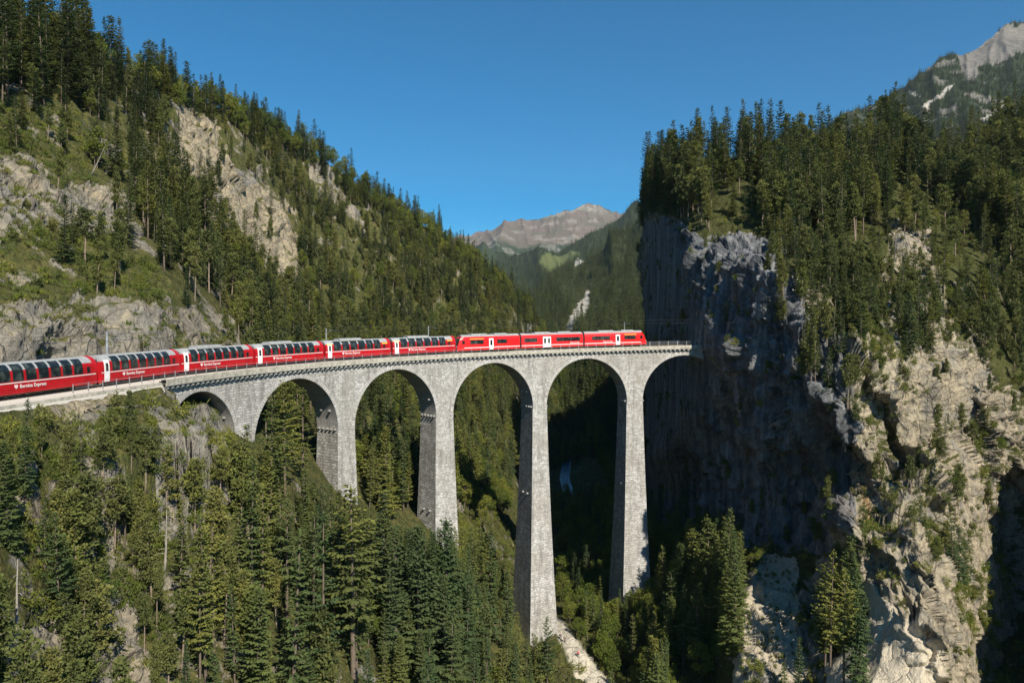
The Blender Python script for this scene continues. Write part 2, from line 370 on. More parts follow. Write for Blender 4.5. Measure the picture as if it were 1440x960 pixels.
PATCH = {}
def patch(name, pxs, sky, bottom, nrow, depth, disp, attrs, mat, label_name, skirt=True, leftskirt=False, kind='structure', edge=None):
    sk = np.interp(pxs, [a for a, b in sky], [b for a, b in sky])
    sk = sk + 3 * fbm(np.stack([pxs, 0 * pxs, 0 * pxs], -1), .06, 3, 5)
    v = np.linspace(0, 1, nrow)
    PX = np.repeat(pxs[None], nrow, 0); PY = sk[None] + (bottom - sk[None]) * v[:, None]
    if edge is not None: PX = PX + edge(PX, PY)
    D = depth(PX, PY)
    W = P(PX, PY, D)
    du = np.gradient(W, axis=1); dv = np.gradient(W, axis=0)
    N = np.cross(du, dv); N /= np.linalg.norm(N, axis=-1, keepdims=True) + 1e-9
    fl = (N * W).sum(-1) > 0; N[fl] *= -1          # towards the viewer side
    # smooth the normals used for displacement
    A = attrs(PX, PY, W, N)
    W = disp(PX, PY, W, N, D, A)
    nr, nc = PX.shape
    PATCH[name] = dict(PX=PX, PY=PY, W=W, A=A)
    V = W.reshape(-1, 3); idx = np.arange(nr * nc).reshape(nr, nc)
    Fq = np.stack([idx[:-1, :-1], idx[1:, :-1], idx[1:, 1:], idx[:-1, 1:]], -1).reshape(-1, 4)
    att = {k: a.ravel() for k, a in A.items()}
    if skirt:
        prev = idx[0]; base = W[0]
        for st, dz in ((6, -1), (25, -8), (80, -40), (160, -120)):
            hd = base * np.array([1, 1, 0]); hd = hd / np.linalg.norm(hd, axis=1, keepdims=True); s_ = base + hd * st + np.array([0, 0, 1]) * dz
            ni = np.arange(len(V), len(V) + nc); V = np.vstack([V, s_])
            Fq = np.vstack([Fq, np.stack([prev[:-1], prev[1:], ni[1:], ni[:-1]], -1)[:, ::-1]]); prev = ni
            for k in att: att[k] = np.concatenate([att[k], A[k][0]])
    if leftskirt:
        prev = idx[:, 0]; base = W[:, 0]
        for st in (8, 30, 90, 200):
            s_ = base + np.array([.35, 1, 0]) * st + np.array([0, 0, -.15]) * st
            ni = np.arange(len(V), len(V) + nr); V = np.vstack([V, s_])
            Fq = np.vstack([Fq, np.stack([prev[:-1], prev[1:], ni[1:], ni[:-1]], -1)]); prev = ni
            for k in att: att[k] = np.concatenate([att[k], A[k][:, 0]])
    me = mesh_np(name, V, Fq, [mat], True, None, att)
    return link(label_name, me, kind=kind)

def warp(PX, PY, amp=14, sc=.02, seed=40):
    q = np.stack([PX, PY, 0 * PX], -1)
    return PX + amp * fbm(q, sc, 4, seed) * 1.6, PY + amp * fbm(q, sc, 4, seed + 9) * 1.6
def rockdisp(W, N, amp, seed, vert=.55, zs=1.):
    cell = np.maximum(np.linalg.norm(np.gradient(W, axis=0), axis=-1), np.linalg.norm(np.gradient(W, axis=1), axis=-1))
    k1 = np.clip(1.5 / cell, 0, 1) ** 1.8; k2 = np.clip(.7 / cell, 0, 1) ** 1.8
    q = W * np.array([1, 1, vert])
    r = ridged(q, 1 / 26., 5, seed, .55) - 1.0
    b = fbm(q, 1 / 9., 4, seed + 20, .55)
    # blocky ledges
    lz = W[..., 2] + 3.5 * fbm(W, 1 / 14., 3, seed + 33)
    st = (np.abs(((lz / 4.3) % 1) - .5) * 2) ** 2.0
    lz2 = W[..., 2] * .8 + W[..., 0] * .5 + 2. * fbm(W, 1 / 6., 3, seed + 44)
    st2 = (np.abs(((lz2 / 1.9) % 1) - .5) * 2) ** 2
    qw = W + 2.2 * np.stack([fbm(W, 1 / 7., 3, seed + 51), fbm(W, 1 / 7., 3, seed + 52), fbm(W, 1 / 7., 3, seed + 53)], -1)
    f1 = facets(qw, (1 / 8., 1 / 8., zs / 13.), seed + 3); f2 = facets(qw, (1 / 3.2, 1 / 3.2, zs / 4.6), seed + 4)
    k3 = np.clip(.4 / cell, 0, 1) ** 1.8; f3 = facets(qw, (1 / 1.3, 1 / 1.3, zs / 1.8), seed + 5) * k3
    return amp * (.15 * f3 + .80 * r + .55 * b * np.clip(k1 * 1.5, .3, 1) + 1.05 * f1 * k1 + .55 * f2 * k2 + .10 * st * k1)

RIV = [(30,300),(27,345),(27,380),(33,440),(44,520),(60,650)]
# --- left: one mountainside from the foreground up to the skyline
trackpts = []
for s in np.arange(126, 215, 7.):
    for off, zz in ((3.4, -1.0), (-4.6, -1.0)):
        u, v, d = proj(track(s, off, zz))
        if u > -380: trackpts.append((u, v, d))
Lpts = [(-300,1100,38),(-300,850,43),(-300,760,46),(-300,500,55),(-300,400,60),(-300,200,85),(-300,0,120),
 (0,700,59),(0,830,53),(0,960,48),(0,1150,41),(120,640,82),(120,760,72),(120,960,61),(120,1150,52),
 (240,625,98),(240,700,89),(240,830,78),(240,960,70),(240,1150,60),
 (275,590,108),(275,560,113),(275,535,117),(340,640,109),(340,600,122),(340,560,138),(340,520,155),(340,760,94),(340,960,78),(340,1150,68),
 (420,650,129),(420,610,152),(420,560,185),(420,490,228),(420,800,106),(420,960,88),(420,1150,80),
 (485,705,136),(485,640,168),(485,560,210),(485,490,262),(485,830,108),(485,960,93),(485,1150,83),
 (550,725,152),(550,640,190),(550,560,238),(550,490,302),(550,850,122),(550,980,103),(550,1150,92),
 (612,760,155),(612,680,192),(612,600,240),(612,490,345),(612,870,128),(612,1000,108),(612,1150,97),
 (690,840,172),(690,760,203),(690,680,250),(690,600,310),(690,490,430),(690,960,135),(690,1150,112),
 (745,905,169),(775,900,169),(795,905,165),(800,930,158),(800,965,148),(760,915,168),(760,830,205),(760,760,262),(760,670,375),(760,580,500),(760,490,560),(760,1000,140),(760,1150,115),
 (830,1000,140),(830,945,156),(830,860,190),(830,780,245),(830,670,380),(830,600,520),(830,1150,114),(880,825,183),(880,770,215),(880,720,260),(880,900,166),(880,980,148),(930,830,180),(930,790,200),(930,900,160),(930,980,140),(930,1150,114),
 (0,530,80),(0,500,82),(0,430,90),(0,380,104),(0,300,120),(0,200,142),(0,120,165),(0,70,185),
 (120,500,97),(120,470,99),(120,420,106),(120,350,130),(120,260,158),(120,160,192),(120,90,215),
 (240,500,113),(240,440,121),(240,370,152),(240,280,198),(240,200,238),(240,125,275),
 (320,480,150),(330,400,205),(330,300,255),(330,200,310),(330,160,335),
 (420,420,275),(420,330,325),(420,200,400),(520,420,335),(520,270,440),(612,400,412),(612,325,480),(690,430,480),(690,392,520),(760,450,570)] + trackpts
Ldepth0 = tps(Lpts)
def mound(PX, PY, cx, cy, rx, ry, amp, ang=0):
    c, s = math.cos(R_(ang)), math.sin(R_(ang)); dx, dy = PX - cx, PY - cy
    u = (dx * c + dy * s) / rx; v = (-dx * s + dy * c) / ry
    return amp * np.exp(-(u * u + v * v) ** 1.5)
Lrocks = [  # bare rock areas, photo outline
 [(-350,215),(0,210),(60,225),(90,260),(140,260),(200,290),(190,330),(130,320),(90,310),(40,330),(0,345),(-350,360)],
 [(-350,440),(0,420),(60,440),(110,400),(180,410),(240,420),(330,450),(330,500),(200,540),(0,560),(-350,600)],
 [(0,350),(40,350),(100,375),(95,390),(40,385),(0,400)],
 [(246,152),(285,155),(330,215),(345,250),(300,270),(255,250)],[(300,265),(350,250),(390,290),(415,340),(418,385),(385,385),(350,340),(310,310)],
 [(140,200),(170,195),(200,225),(190,250),(150,240)],
 [(425,208),(455,215),(500,285),(510,320),(470,300),(430,250)],
 [(632,325),(652,335),(655,358),(640,350)],[(545,280),(565,280),(575,300),(555,305)],[(350,235),(395,225),(385,250),(355,250)],
 [(90,570),(160,560),(175,620),(120,700),(90,640)],[(245,575),(300,560),(320,640),(280,700),(240,640)],[(200,640),(240,650),(285,720),(275,780),(230,760)],
 [(20,880),(100,870),(210,850),(230,960),(200,1100),(0,1100)],[(120,690),(150,700),(170,770),(140,780)],
 [(0,660),(40,650),(30,720),(0,740)],[(450,560),(470,560),(500,640),(480,660)],[(640,690),(655,680),(665,720),(648,725)]]
Ltan = [Lrocks[3], [(300,270),(420,260),(430,400),(330,380)], [(-50,540),(160,550),(170,620),(-50,640)], [(425,640),(470,650),(470,700),(430,690)]]
Lgrass = [[(-350,380),(0,395),(100,370),(230,380),(340,430),(330,470),(230,420),(110,400),(40,440),(-350,470)],
 [(-350,120),(60,130),(200,150),(200,240),(100,240),(0,200),(-350,220)],[(380,640),(470,650),(480,740),(380,760)]]
Lforest = [[(240,120),(420,180),(640,330),(800,470),(840,1000),(640,1150),(230,1150),(260,760),(340,680),(350,480),(430,430),(420,300),(340,230),(250,150)]]
def Lattrs(PX, PY, W, N):
    wx, wy = warp(PX, PY, 12, .02, 40)
    rk = np.zeros_like(PX)
    for p_ in Lrocks: rk = np.maximum(rk, inpoly(wx, wy, p_))
    gr = np.zeros_like(PX)
    for p_ in Lgrass: gr = np.maximum(gr, inpoly(wx, wy, p_))
    tn = np.zeros_like(PX)
    for p_ in Ltan: tn = np.maximum(tn, inpoly(wx, wy, p_))
    fo = np.zeros_like(PX)
    for p_ in Lforest: fo = np.maximum(fo, inpoly(wx, wy, p_))
    veg = .58 + .2 * gr + .18 * fo - .34 * rk + .50 * fbm(W, 1 / 9., 4, 66)
    wall = np.zeros_like(PX)
    d, _, tt = polyline_sd(PX, PY, [(772,868),(790,885),(800,905),(818,930),(850,962),(900,1010)])
    path = sstep(1, .6, d / (8 + 16 * tt)) 
    return dict(veg=veg, tan=tn.astype(float), rock=rk.astype(float), pale=np.zeros_like(PX), orange=np.zeros_like(PX), path=path, wall=wall)
def track_clear(W):
    """signed distance info to the rail line"""
    sel = _s[::8]; T = track(sel, 0, 0)
    ws = W.reshape(-1, 3); near = np.zeros(len(ws)); dist = np.full(len(ws), 1e9); ss = np.zeros(len(ws))
    m = (abs(ws[:, 0]) < 110) & (ws[:, 1] < 230); w = ws[m][:, :2]
    D = np.full(len(w), 1e9); S = np.zeros(len(w))
    for k in range(len(sel)):
        d = np.hypot(w[:, 0] - T[k, 0], w[:, 1] - T[k, 1]); mm = d < D; D[mm] = d[mm]; S[mm] = sel[k]
    dist[m] = D; ss[m] = S
    return dist.reshape(W.shape[:-1]), ss.reshape(W.shape[:-1])
def Ldisp(PX, PY, W, N, D, A):
    dist, ss = track_clear(W)
    onl = (ss > 123)
    fade = np.where(onl, sstep(3.6, 9, dist), np.where(ss > -15, .35 + .65 * sstep(3, 12, dist), 1))
    amp = (1.4 + 1.1 * A['rock']) * fade * np.clip(D / 130, .55, 1.8)
    g = np.clip(np.abs((N * W).sum(-1)) / np.linalg.norm(W, axis=-1) * 1.7, .25, 1)
    h = rockdisp(W, N, amp, 100, .9, 1.3) * g
    h += A['rock'] * fade * g * 1.0 * (ridged(W * np.array([1, 1, 1.1]), 1 / 5., 3, 160) - .8)
    W = W + N * h[..., None]
    z = np.array([0, 0, 1.]) * mound(PX, PY, 272, 585, 34, 34, 4.0 * 1)[..., None]
    W = W + z
    rdv, _, _ = polyline_sd(W[..., 0], W[..., 1], RIV); bed = (1 - sstep(3.5, 12, rdv)) * (W[..., 2] < -50) * (W[..., 1] > 300)
    W[..., 2] = W[..., 2] * (1 - bed) + bed * np.minimum(W[..., 2], -78.0)
    # carve out the room for the track bed and the viaduct
    dist, ss = track_clear(W)
    railz = -HR - GR * ss
    W[..., 2] = np.where((dist < 5.0) & (ss > 123) & (W[..., 2] > railz - .9), railz - .9, W[..., 2])
    W[..., 2] = np.where((dist < 5.0) & (ss <= 123) & (ss > -14) & (W[..., 2] > railz - 4.5), railz - 4.5, W[..., 2])
    lo = railz - 1.0 - np.clip(dist - 3.9, 0, 20) * .85
    W[..., 2] = np.where((ss > 126) & (dist < 11) & (W[..., 2] < lo), lo + .5 * fbm(W, 1 / 3., 3, 7), W[..., 2])
    return W
skyL = [(-360,-60),(0,66),(60,75),(120,88),(160,100),(250,128),(310,152),(360,176),(420,200),(470,232),(520,270),(580,305),(620,330),(650,352),(700,392),(735,420),(765,470),(790,520),(830,580),(850,640),(880,720),(900,770),(940,790)]
pxL = np.concatenate([np.arange(-360, 0, 4.), np.arange(0, 940, 2.)])
patch('left_mountainside', pxL, skyL, 1150, 520, Ldepth0, Ldisp, Lattrs, M['rockL'], 'left_mountainside')

# --- right: cliff, forested top, spurs and scree
Rpts = [(903,300,335),(903,480,330),(903,640,330),(903,740,320),(914,300,268),(914,480,262),(914,640,260),(914,740,250),(908,830,184),(908,960,148),(908,1150,115),(903,230,320),
 (960,330,217),(960,480,214),(960,640,214),(960,720,214),(960,790,190),(960,870,165),(960,960,143),(960,1150,112),
 (1010,320,203),(1010,400,187),(1010,480,171),(985,480,181),(985,400,190),(985,600,186),(1010,600,182),(1010,720,192),(1010,800,172),(1010,880,152),(1010,960,137),(1010,1150,108),
 (1010,260,235),(1010,220,262),(960,280,248),(960,235,270),
 (1080,380,158),(1080,480,155),(1080,600,155),(1080,720,164),(1080,775,158),(1032,860,138),(1032,930,127),(1080,810,143),(1080,850,136),(1130,850,134),(1130,790,143),(1080,930,124),(1080,960,119),(1032,960,121),(1080,1150,100),(1080,320,198),(1080,260,232),(1080,215,268),
 (1150,480,150),(1150,600,142),(1150,700,152),(1150,750,146),(1150,800,138),(1150,870,129),(1150,960,115),(1150,1150,92),(1150,400,168),(1150,320,215),(1150,225,275),
 (1200,480,147),(1200,600,134),(1200,680,142),(1180,705,134),(1180,760,127),(1200,800,122),(1200,960,106),(1200,1150,88),(1200,400,180),(1200,300,232),(1200,215,285),
 (1260,480,152),(1260,600,140),(1260,700,131),(1260,800,119),(1260,960,102),(1260,1150,85),(1260,400,178),(1260,300,230),(1260,190,300),
 (1340,480,160),(1340,600,147),(1340,700,134),(1340,800,120),(1340,900,110),(1340,1000,102),(1340,1150,84),(1340,380,188),(1340,300,240),(1340,225,290),
 (1410,560,158),(1420,700,158),(1400,780,150),(1420,880,146),(1440,960,138),(1440,1150,118),(1440,500,168),(1440,400,190),(1440,300,230),(1440,180,300),
 (1520,900,128),(1520,700,140),(1600,960,104),(1600,700,118),(1600,500,145),(1600,300,205),(1600,100,280),
 (1800,1150,66),(1800,800,84),(1800,500,112),(1800,200,180),(1800,-150,250),(2100,1150,52),(2100,500,90),(2100,100,150),(2100,-300,220)]
Rdepth0 = tps(Rpts)
# ridge crests: polyline, push towards the viewer (m), width left (px), width right (px)
Rcreases = [
 ([(1110,345),(1125,400),(1118,460),(1135,520),(1150,580)], 6, 14, 40),
 ([(1165,400),(1190,460),(1180,520),(1170,580)], 5, 14, 34),
 ([(1060,330),(1072,400),(1062,470),(1078,560),(1090,640)], 4, 10, 30),
 ([(1330,560),(1350,620),(1345,680),(1365,740),(1395,800),(1415,860)], 5, 16, 40),
 ([(1215,700),(1235,760),(1275,820),(1310,900),(1335,990)], 4, 12, 36),
 ([(1290,430),(1310,500),(1345,560),(1360,600)], 4, 14, 36),
 ([(1085,370),(1100,430),(1085,500),(1095,560)], 5, 10, 60),
 ([(955,340),(975,400),(968,470),(985,520)], 5, 9, 45),
 ([(1020,330),(1032,400),(1022,470),(1035,520)], 4, 8, 35),
 ([(1215,400),(1255,450),(1240,520),(1265,590),(1300,660),(1330,730),(1370,800),(1400,880),(1425,960),(1450,1080)], 7, 14, 60),
 ([(1250,330),(1285,365),(1335,420),(1370,470),(1410,540)], 3.5, 22, 60),
 ([(1310,320),(1345,380),(1400,450),(1450,520)], 3, 16, 50),
 ([(1270,500),(1300,560),(1320,620),(1335,690)], 5, 14, 34),
 ([(1180,560),(1210,640),(1250,700),(1280,780),(1330,850),(1370,960),(1390,1060)], 5, 10, 45),
 ([(1200,470),(1185,540),(1200,600)], 5, 10, 50),
 ([(1375,550),(1400,610),(1430,680)], 8, 28, 26),
 ([(1170,700),(1190,740),(1200,800)], 4, 16, 24),
 ([(1030,930),(1060,800),(1075,770)], 4, 10, 60),
 ([(1300,940),(1270,860),(1240,800)], 3, 8, 30),
]
Rrock = [[(1085,370),(1130,400),(1170,450),(1180,600),(1190,700),(1150,790),(1030,960),(1020,1150),(2000,1150),(1500,960),(1400,960),(1440,700),(1430,560),(1380,500),(1330,420),(1290,300),(1240,310),(1250,400),(1210,420),(1150,400)],
 [(905,310),(1085,330),(1200,480),(1200,700),(1160,770),(1060,770),(1000,720),(905,740)],[(1225,120),(1255,130),(1250,180),(1225,170)]]
Rpale = [[(1160,960),(1155,930),(1210,870),(1212,815),(1235,840),(1290,870),(1330,960),(1340,1150),(1150,1150)]]
Rscree = [[(1030,960),(1040,850),(1070,775),(1110,785),(1130,850),(1110,960)]]
Rgreen = [[(1220,600),(1260,560),(1290,640),(1300,700),(1270,690)],[(1380,440),(1450,420),(1450,540),(1400,540)],[(1160,430),(1230,420),(1240,520),(1200,560),(1150,520)]]
def Rattrs(PX, PY, W, N):
    wx, wy = warp(PX, PY, 12, .02, 60)
    def mk(ps):
        o = np.zeros_like(PX)
        for p_ in ps: o = np.maximum(o, inpoly(wx, wy, p_))
        return o
    rk, pl, sc_, gr = mk(Rrock), mk(Rpale), mk(Rscree), mk(Rgreen)
    n = fbm(W, 1 / 16., 3, 77)
    veg = .64 - .40 * rk + .30 * gr + .42 * n - .75 * sc_ - .6 * pl + .10 * (W[..., 2] > 0)
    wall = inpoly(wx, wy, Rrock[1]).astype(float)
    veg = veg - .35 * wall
    org = mound(PX, PY, 1182, 712, 16, 14, 1) + mound(PX, PY, 1218, 700, 7, 30, .9)
    floor = (PY > 780) & (PX < 1030)
    veg = np.where(floor, .85, veg)
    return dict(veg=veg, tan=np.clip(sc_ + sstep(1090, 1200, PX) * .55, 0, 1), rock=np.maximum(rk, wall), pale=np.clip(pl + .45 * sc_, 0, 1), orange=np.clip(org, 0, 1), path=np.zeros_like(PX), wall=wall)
def Rdisp(PX, PY, W, N, D, A):
    wx, wy = warp(PX, PY, 10, .03, 90)
    view = W / np.linalg.norm(W, axis=-1, keepdims=True)
    push = np.zeros_like(PX)
    for line, amp, wl, wr in Rcreases:
        d, side, tt = polyline_sd(wx, wy, line)
        ends = np.clip(np.minimum(tt, 1 - tt) * 6, .0, 1) ** .5
        # line drawn downwards: positive side is the left on screen
        prof = np.where(side > 0, np.exp(-(d / wl) ** 1.3), np.exp(-(d / wr) ** 1.1))
        push = np.maximum(push, amp * prof * ends) + .3 * np.minimum(push, amp * prof * ends)
    push -= mound(PX, PY, 1255, 600, 18, 60, 6, -20)     # grassy gully
    push -= mound(PX, PY, 1365, 590, 20, 55, 7, -15)
    push += mound(PX, PY, 1180, 735, 26, 34, 7)
    W = W - view * push[..., None]
    near = np.clip(D / 150, .5, 1.5)
    wl = sstep(0, 1, A['wall'])
    amp = (1.0 + 2.2 * A['rock'] * (1 - A['pale'])) * (1 - .45 * wl) * (1 - .5 * A['pale']) * near
    g = np.clip(np.abs((N * W).sum(-1)) / np.linalg.norm(W, axis=-1) * 1.7, .3, 1)
    h = rockdisp(W, N, amp, 300, .24, .5) * g
    cl = np.maximum(np.linalg.norm(np.gradient(W, axis=0), axis=-1), np.linalg.norm(np.gradient(W, axis=1), axis=-1)); kc = np.clip(1.2 / cl, 0, 1) ** 1.5
    h += kc * g ** .5 * wl * near * (1.9 * (ridged(W * np.array([1, 1, .14]), 1 / 11., 5, 410, .6) - 1) + 1.7 * facets(W + 1.5 * fbm(W, 1 / 5., 3, 9)[..., None], (1 / 6., 1 / 6., 1 / 12.), 420) + .8 * facets(W, (1 / 2.6, 1 / 2.6, 1 / 5.), 430))
    h += A['rock'] * (1 - .7 * A['pale']) * (1 - .75 * wl) * near * kc * g * 1.6 * (ridged(W * np.array([1, 1, .25]), 1 / 6.5, 4, 360) - .8)
    W = W + N * h[..., None]
    dist, ss = track_clear(W)
    return W
skyR = [(900,262),(912,250),(930,248),(960,235),(1000,222),(1060,215),(1120,222),(1200,222),(1250,178),(1300,222),(1340,232),(1440,180),(1600,80),(2100,-260)]
pxR = np.concatenate([np.arange(902, 1460, 2.), np.arange(1462, 1700, 7.), np.arange(1700, 2080, 20.)])
def Redge(PX, PY):
    e = 14 * fbm(np.stack([0 * PX + 3, PY, 0 * PX], -1), .012, 5, 12, .6) + 5 * sstep(320, 480, PY) * (PY < 700)
    return e * np.clip(1 - (PX - 902) / 60, 0, 1)
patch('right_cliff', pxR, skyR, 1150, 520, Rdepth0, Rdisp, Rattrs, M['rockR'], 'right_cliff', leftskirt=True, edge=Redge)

# --- gorge floor and river
gx = np.arange(-90, 150, 3.); gy = np.arange(95, 660, 4.)
GX, GY = np.meshgrid(gx, gy)
rd, _, _ = polyline_sd(GX, GY, RIV)
GZ = -80.0 + 1.6 * fbm(np.stack([GX, GY, 0 * GX], -1), 1 / 18., 4, 500) + 0 * rd
nn = np.arange(GX.size).reshape(GX.shape)
Fg = np.stack([nn[:-1, :-1], nn[:-1, 1:], nn[1:, 1:], nn[1:, :-1]], -1).reshape(-1, 4)
z1 = np.ones(GX.size)
link('gorge_floor', mesh_np('gorge_floor', np.stack([GX, GY, GZ], -1).reshape(-1, 3), Fg, [M['rockL']], True, None, dict(veg=z1 * .62 - .5 * np.exp(-(rd.ravel() / 14) ** 2), tan=z1 * 0, pale=z1 * 0, orange=z1 * 0, path=z1 * 0, wall=z1 * 0)), kind='structure')
rv = []
for i in range(len(RIV) - 1):
    for k in range(6):
        a = k / 6; rv.append((RIV[i][0] * (1 - a) + RIV[i + 1][0] * a, RIV[i][1] * (1 - a) + RIV[i + 1][1] * a))
rv = np.array(rv); tg = np.gradient(rv, axis=0); tg /= np.linalg.norm(tg, axis=1, keepdims=True); nm = np.stack([-tg[:, 1], tg[:, 0]], -1)
RVV = np.concatenate([np.c_[rv + nm * 2.6, np.full(len(rv), -76.9)], np.c_[rv - nm * 2.6, np.full(len(rv), -76.9)]])
k = len(rv); link('river', mesh_np('river', RVV, [(i, i + 1, k + i + 1, k + i) for i in range(k - 1)], [M['water']]), kind='structure')

# --- slopes and mountains further up the valley
def farpatch(name, pxs, sky, bottom, nrow, pts, ampf, seed, mat, attf):
    def att(PX, PY, W, N):
        a = dict(veg=np.zeros_like(PX), meadow=np.zeros_like(PX), pale=np.zeros_like(PX)); a.update(attf(PX, PY, W)); return a
    def dsp(PX, PY, W, N, D, A):
        return W + N * ((ridged(W * np.array([1, 1, .6]), 1 / (D[..., None] * ampf[1]), 6, seed) - 1) * D * ampf[0])[..., None]
    patch(name, pxs, sky, bottom, nrow, tps(pts), dsp, att, mat, name)
farpatch('valley_slope', np.arange(690, 990, 2.), [(690,500),(720,455),(745,418),(775,390),(800,372),(830,352),(880,318),(915,300),(990,262)], 760, 130,
 [(690,500,900),(740,430,950),(740,520,640),(740,640,470),(800,690,440),(800,640,490),(800,560,570),(800,500,650),(800,450,820),(800,385,1400),(860,640,480),(860,560,530),(860,500,600),(860,450,760),(860,390,1150),(900,310,1600),(900,450,720),(900,600,500),(980,300,1500),(980,600,480),(690,740,400),(980,740,400)],
 (.010, .09), 600, M['mid'], lambda PX, PY, W: dict(veg=np.ones_like(PX) * .75,
  pale=np.maximum(inpoly(*warp(PX, PY, 4, .08, 3), [(790,462),(805,440),(812,425),(822,400),(828,402),(826,425),(812,450),(798,468)]), inpoly(*warp(PX, PY, 2, .1, 5), [(738,408),(745,408),(747,422),(741,420)])).astype(float)))
farpatch('wooded_ridge', np.arange(630, 1000, 2.), [(630,338),(660,342),(690,350),(720,356),(745,352),(780,346),(810,332),(850,308),(880,295),(910,284),(1000,245)], 520, 90,
 [(630,345,4200),(700,352,4200),(740,352,3800),(780,348,3300),(850,310,3600),(910,285,3600),(1000,250,3500),(640,500,1700),(740,400,2300),(780,380,2100),(780,500,1400),(900,400,1900),(900,500,1400),(1000,500,1400),(740,500,1500)],
 (.010, .08), 640, M['mid'], lambda PX, PY, W: dict(veg=np.ones_like(PX),
  meadow=np.maximum(inpoly(*warp(PX, PY, 4, .05, 13), [(752,368),(775,350),(806,344),(812,352),(790,362),(770,376)]), inpoly(*warp(PX, PY, 2, .05, 14), [(742,337),(778,330),(782,335),(744,341)])).astype(float),
  pale=np.maximum(inpoly(*warp(PX, PY, 4, .09, 15), [(800,368),(812,358),(822,360),(830,372),(818,375)]), inpoly(*warp(PX, PY, 2, .09, 16), [(832,356),(838,356),(838,366),(833,366)])).astype(float)))
farpatch('brown_mountain', np.arange(600, 1010, 1.5), [(600,332),(650,324),(672,320),(700,317),(720,312),(745,305),(775,298),(795,295),(806,294),(816,287),(824,283),(834,281.5),(845,281),(853,287),(862,292),(880,292),(900,290),(1010,270)], 440, 80,
 [(600,330,7200),(700,318,7600),(840,283,8200),(930,290,8200),(1010,270,8200),(600,420,5000),(800,345,6200),(800,420,5000),(930,420,5000),(1010,420,5000),(700,350,5800)],
 (.008, .075), 680, M['far'], lambda PX, PY, W: dict(veg=sstep(0, 9, PY - (338 - .05 * (PX - 700)) + 9 * fbm(W, 1 / 500., 4, 17)),
  pale=np.clip(mound(PX, PY, 842, 288, 17, 7, .25) + .3 * (fbm(W, 1 / 300., 4, 21) > .28), 0, 1)))
crag_rock = [(1352,72),(1400,42),(1445,20),(1600,-20),(1600,60),(1445,62),(1420,75),(1380,92),(1360,112),(1350,112)]
farpatch('high_ridge', np.arange(1090, 1640, 2.), [(1090,240),(1150,190),(1190,160),(1230,132),(1290,100),(1340,78),(1370,64),(1400,46),(1440,22),(1640,-60)], 330, 130,
 [(1090,230,2000),(1230,130,2500),(1370,62,2800),(1440,20,3000),(1640,-60,3000),(1090,320,1500),(1300,200,1900),(1300,320,1400),(1440,200,1900),(1440,320,1400),(1640,200,1900),(1640,320,1400),(1400,110,2300)],
 (.013, .09), 720, M['crag'], lambda PX, PY, W: dict(
  veg=1 - np.clip(inpoly(*warp(PX, PY, 6, .05, 23), crag_rock) + .8 * (fbm(W, 1 / 90., 4, 29) > .36), 0, 1) * 1.0,
  pale=np.clip(.0 * inpoly(*warp(PX, PY, 6, .05, 23), crag_rock) + inpoly(*warp(PX, PY, 3, .07, 24), [(1296,152),(1310,140),(1330,122),(1342,116),(1338,126),(1318,140),(1302,158)]) +
   inpoly(*warp(PX, PY, 3, .07, 25), [(1380,158),(1398,145),(1420,128),(1424,130),(1408,146),(1386,162)]) + inpoly(*warp(PX, PY, 3, .07, 26), [(1280,118),(1288,122),(1292,134),(1286,130)]), 0, 1)))
# open ground out to the horizon
t_ = NT('far_ground'); M['fg'] = t_.finish(t_.mix(t_.noise(t_.pos(), .01, 5), (.05, .06, .03), (.08, .08, .04)), .95, spec=.1)
link('ground', mesh_np('ground', [(-9000, -3000, -92), (9000, -3000, -92), (9000, 10500, -92), (-9000, 10500, -92)], [(0, 1, 2, 3)], [M['fg']]), kind='structure')
# ------------------------------------------------------------------ viaduct
via = thing('viaduct', 'tall curved grey stone railway viaduct with six arches crossing the gorge into the cliff', 'viaduct', tuple(track(42, 0, -60)))
VO = Vector(via.location)
FO, BO = 2.75, -2.95
def vpart(name, V, Fc, mats, mi=None, uv=None, label=None, kind=None, smooth=False, parent=None):
    me = mesh_np(name, np.asarray(V) - np.array(VO), Fc, mats, smooth, mi, None, uv)
    return link(name, me, parent or via, None, label, None, None, kind)
def strip(rows, uvs):
    """rows: list of (n,3) arrays -> grid"""
    V = np.concatenate(rows); n = len(rows[0]); m = len(rows)
    idx = np.arange(n * m).reshape(m, n)
    Fc = np.stack([idx[:-1, :-1], idx[:-1, 1:], idx[1:, 1:], idx[1:, :-1]], -1).reshape(-1, 4)
    return V, Fc, np.concatenate(uvs)
class Acc:
    def __init__(s): s.V = []; s.F = []; s.U = []; s.M = []; s.n = 0
    def add(s, rows, uvs, mi=0, flip=False):
        V, Fc, U = strip([np.asarray(r, float) for r in rows], [np.asarray(u, float) for u in uvs])
        if flip: Fc = Fc[:, ::-1]
        s.V.append(V); s.F.append(Fc + s.n); s.U.append(U); s.M.append(np.full(len(Fc), mi)); s.n += len(V)
    def part(s, name, mats, label=None, smooth=False):
        return vpart(name, np.concatenate(s.V), np.concatenate(s.F), mats, np.concatenate(s.M), np.concatenate(s.U), label, None, smooth)
ARCH = [(-19.6, 2.0), (6.2, 27.8), (31.5, 53.0), (57.5, 78.8), (83.0, 103.8), (108.2, 125.2)]
CROWN, TOP = -2.55, -1.05
SPR = []
names = ['sixth arch, its far foot against the shaded cliff', 'fifth arch framing the shaded gorge', 'fourth arch left of the tallest pier', 'third arch with the wooded slope behind', 'second arch with dark trees behind', 'small first arch over a light boulder']
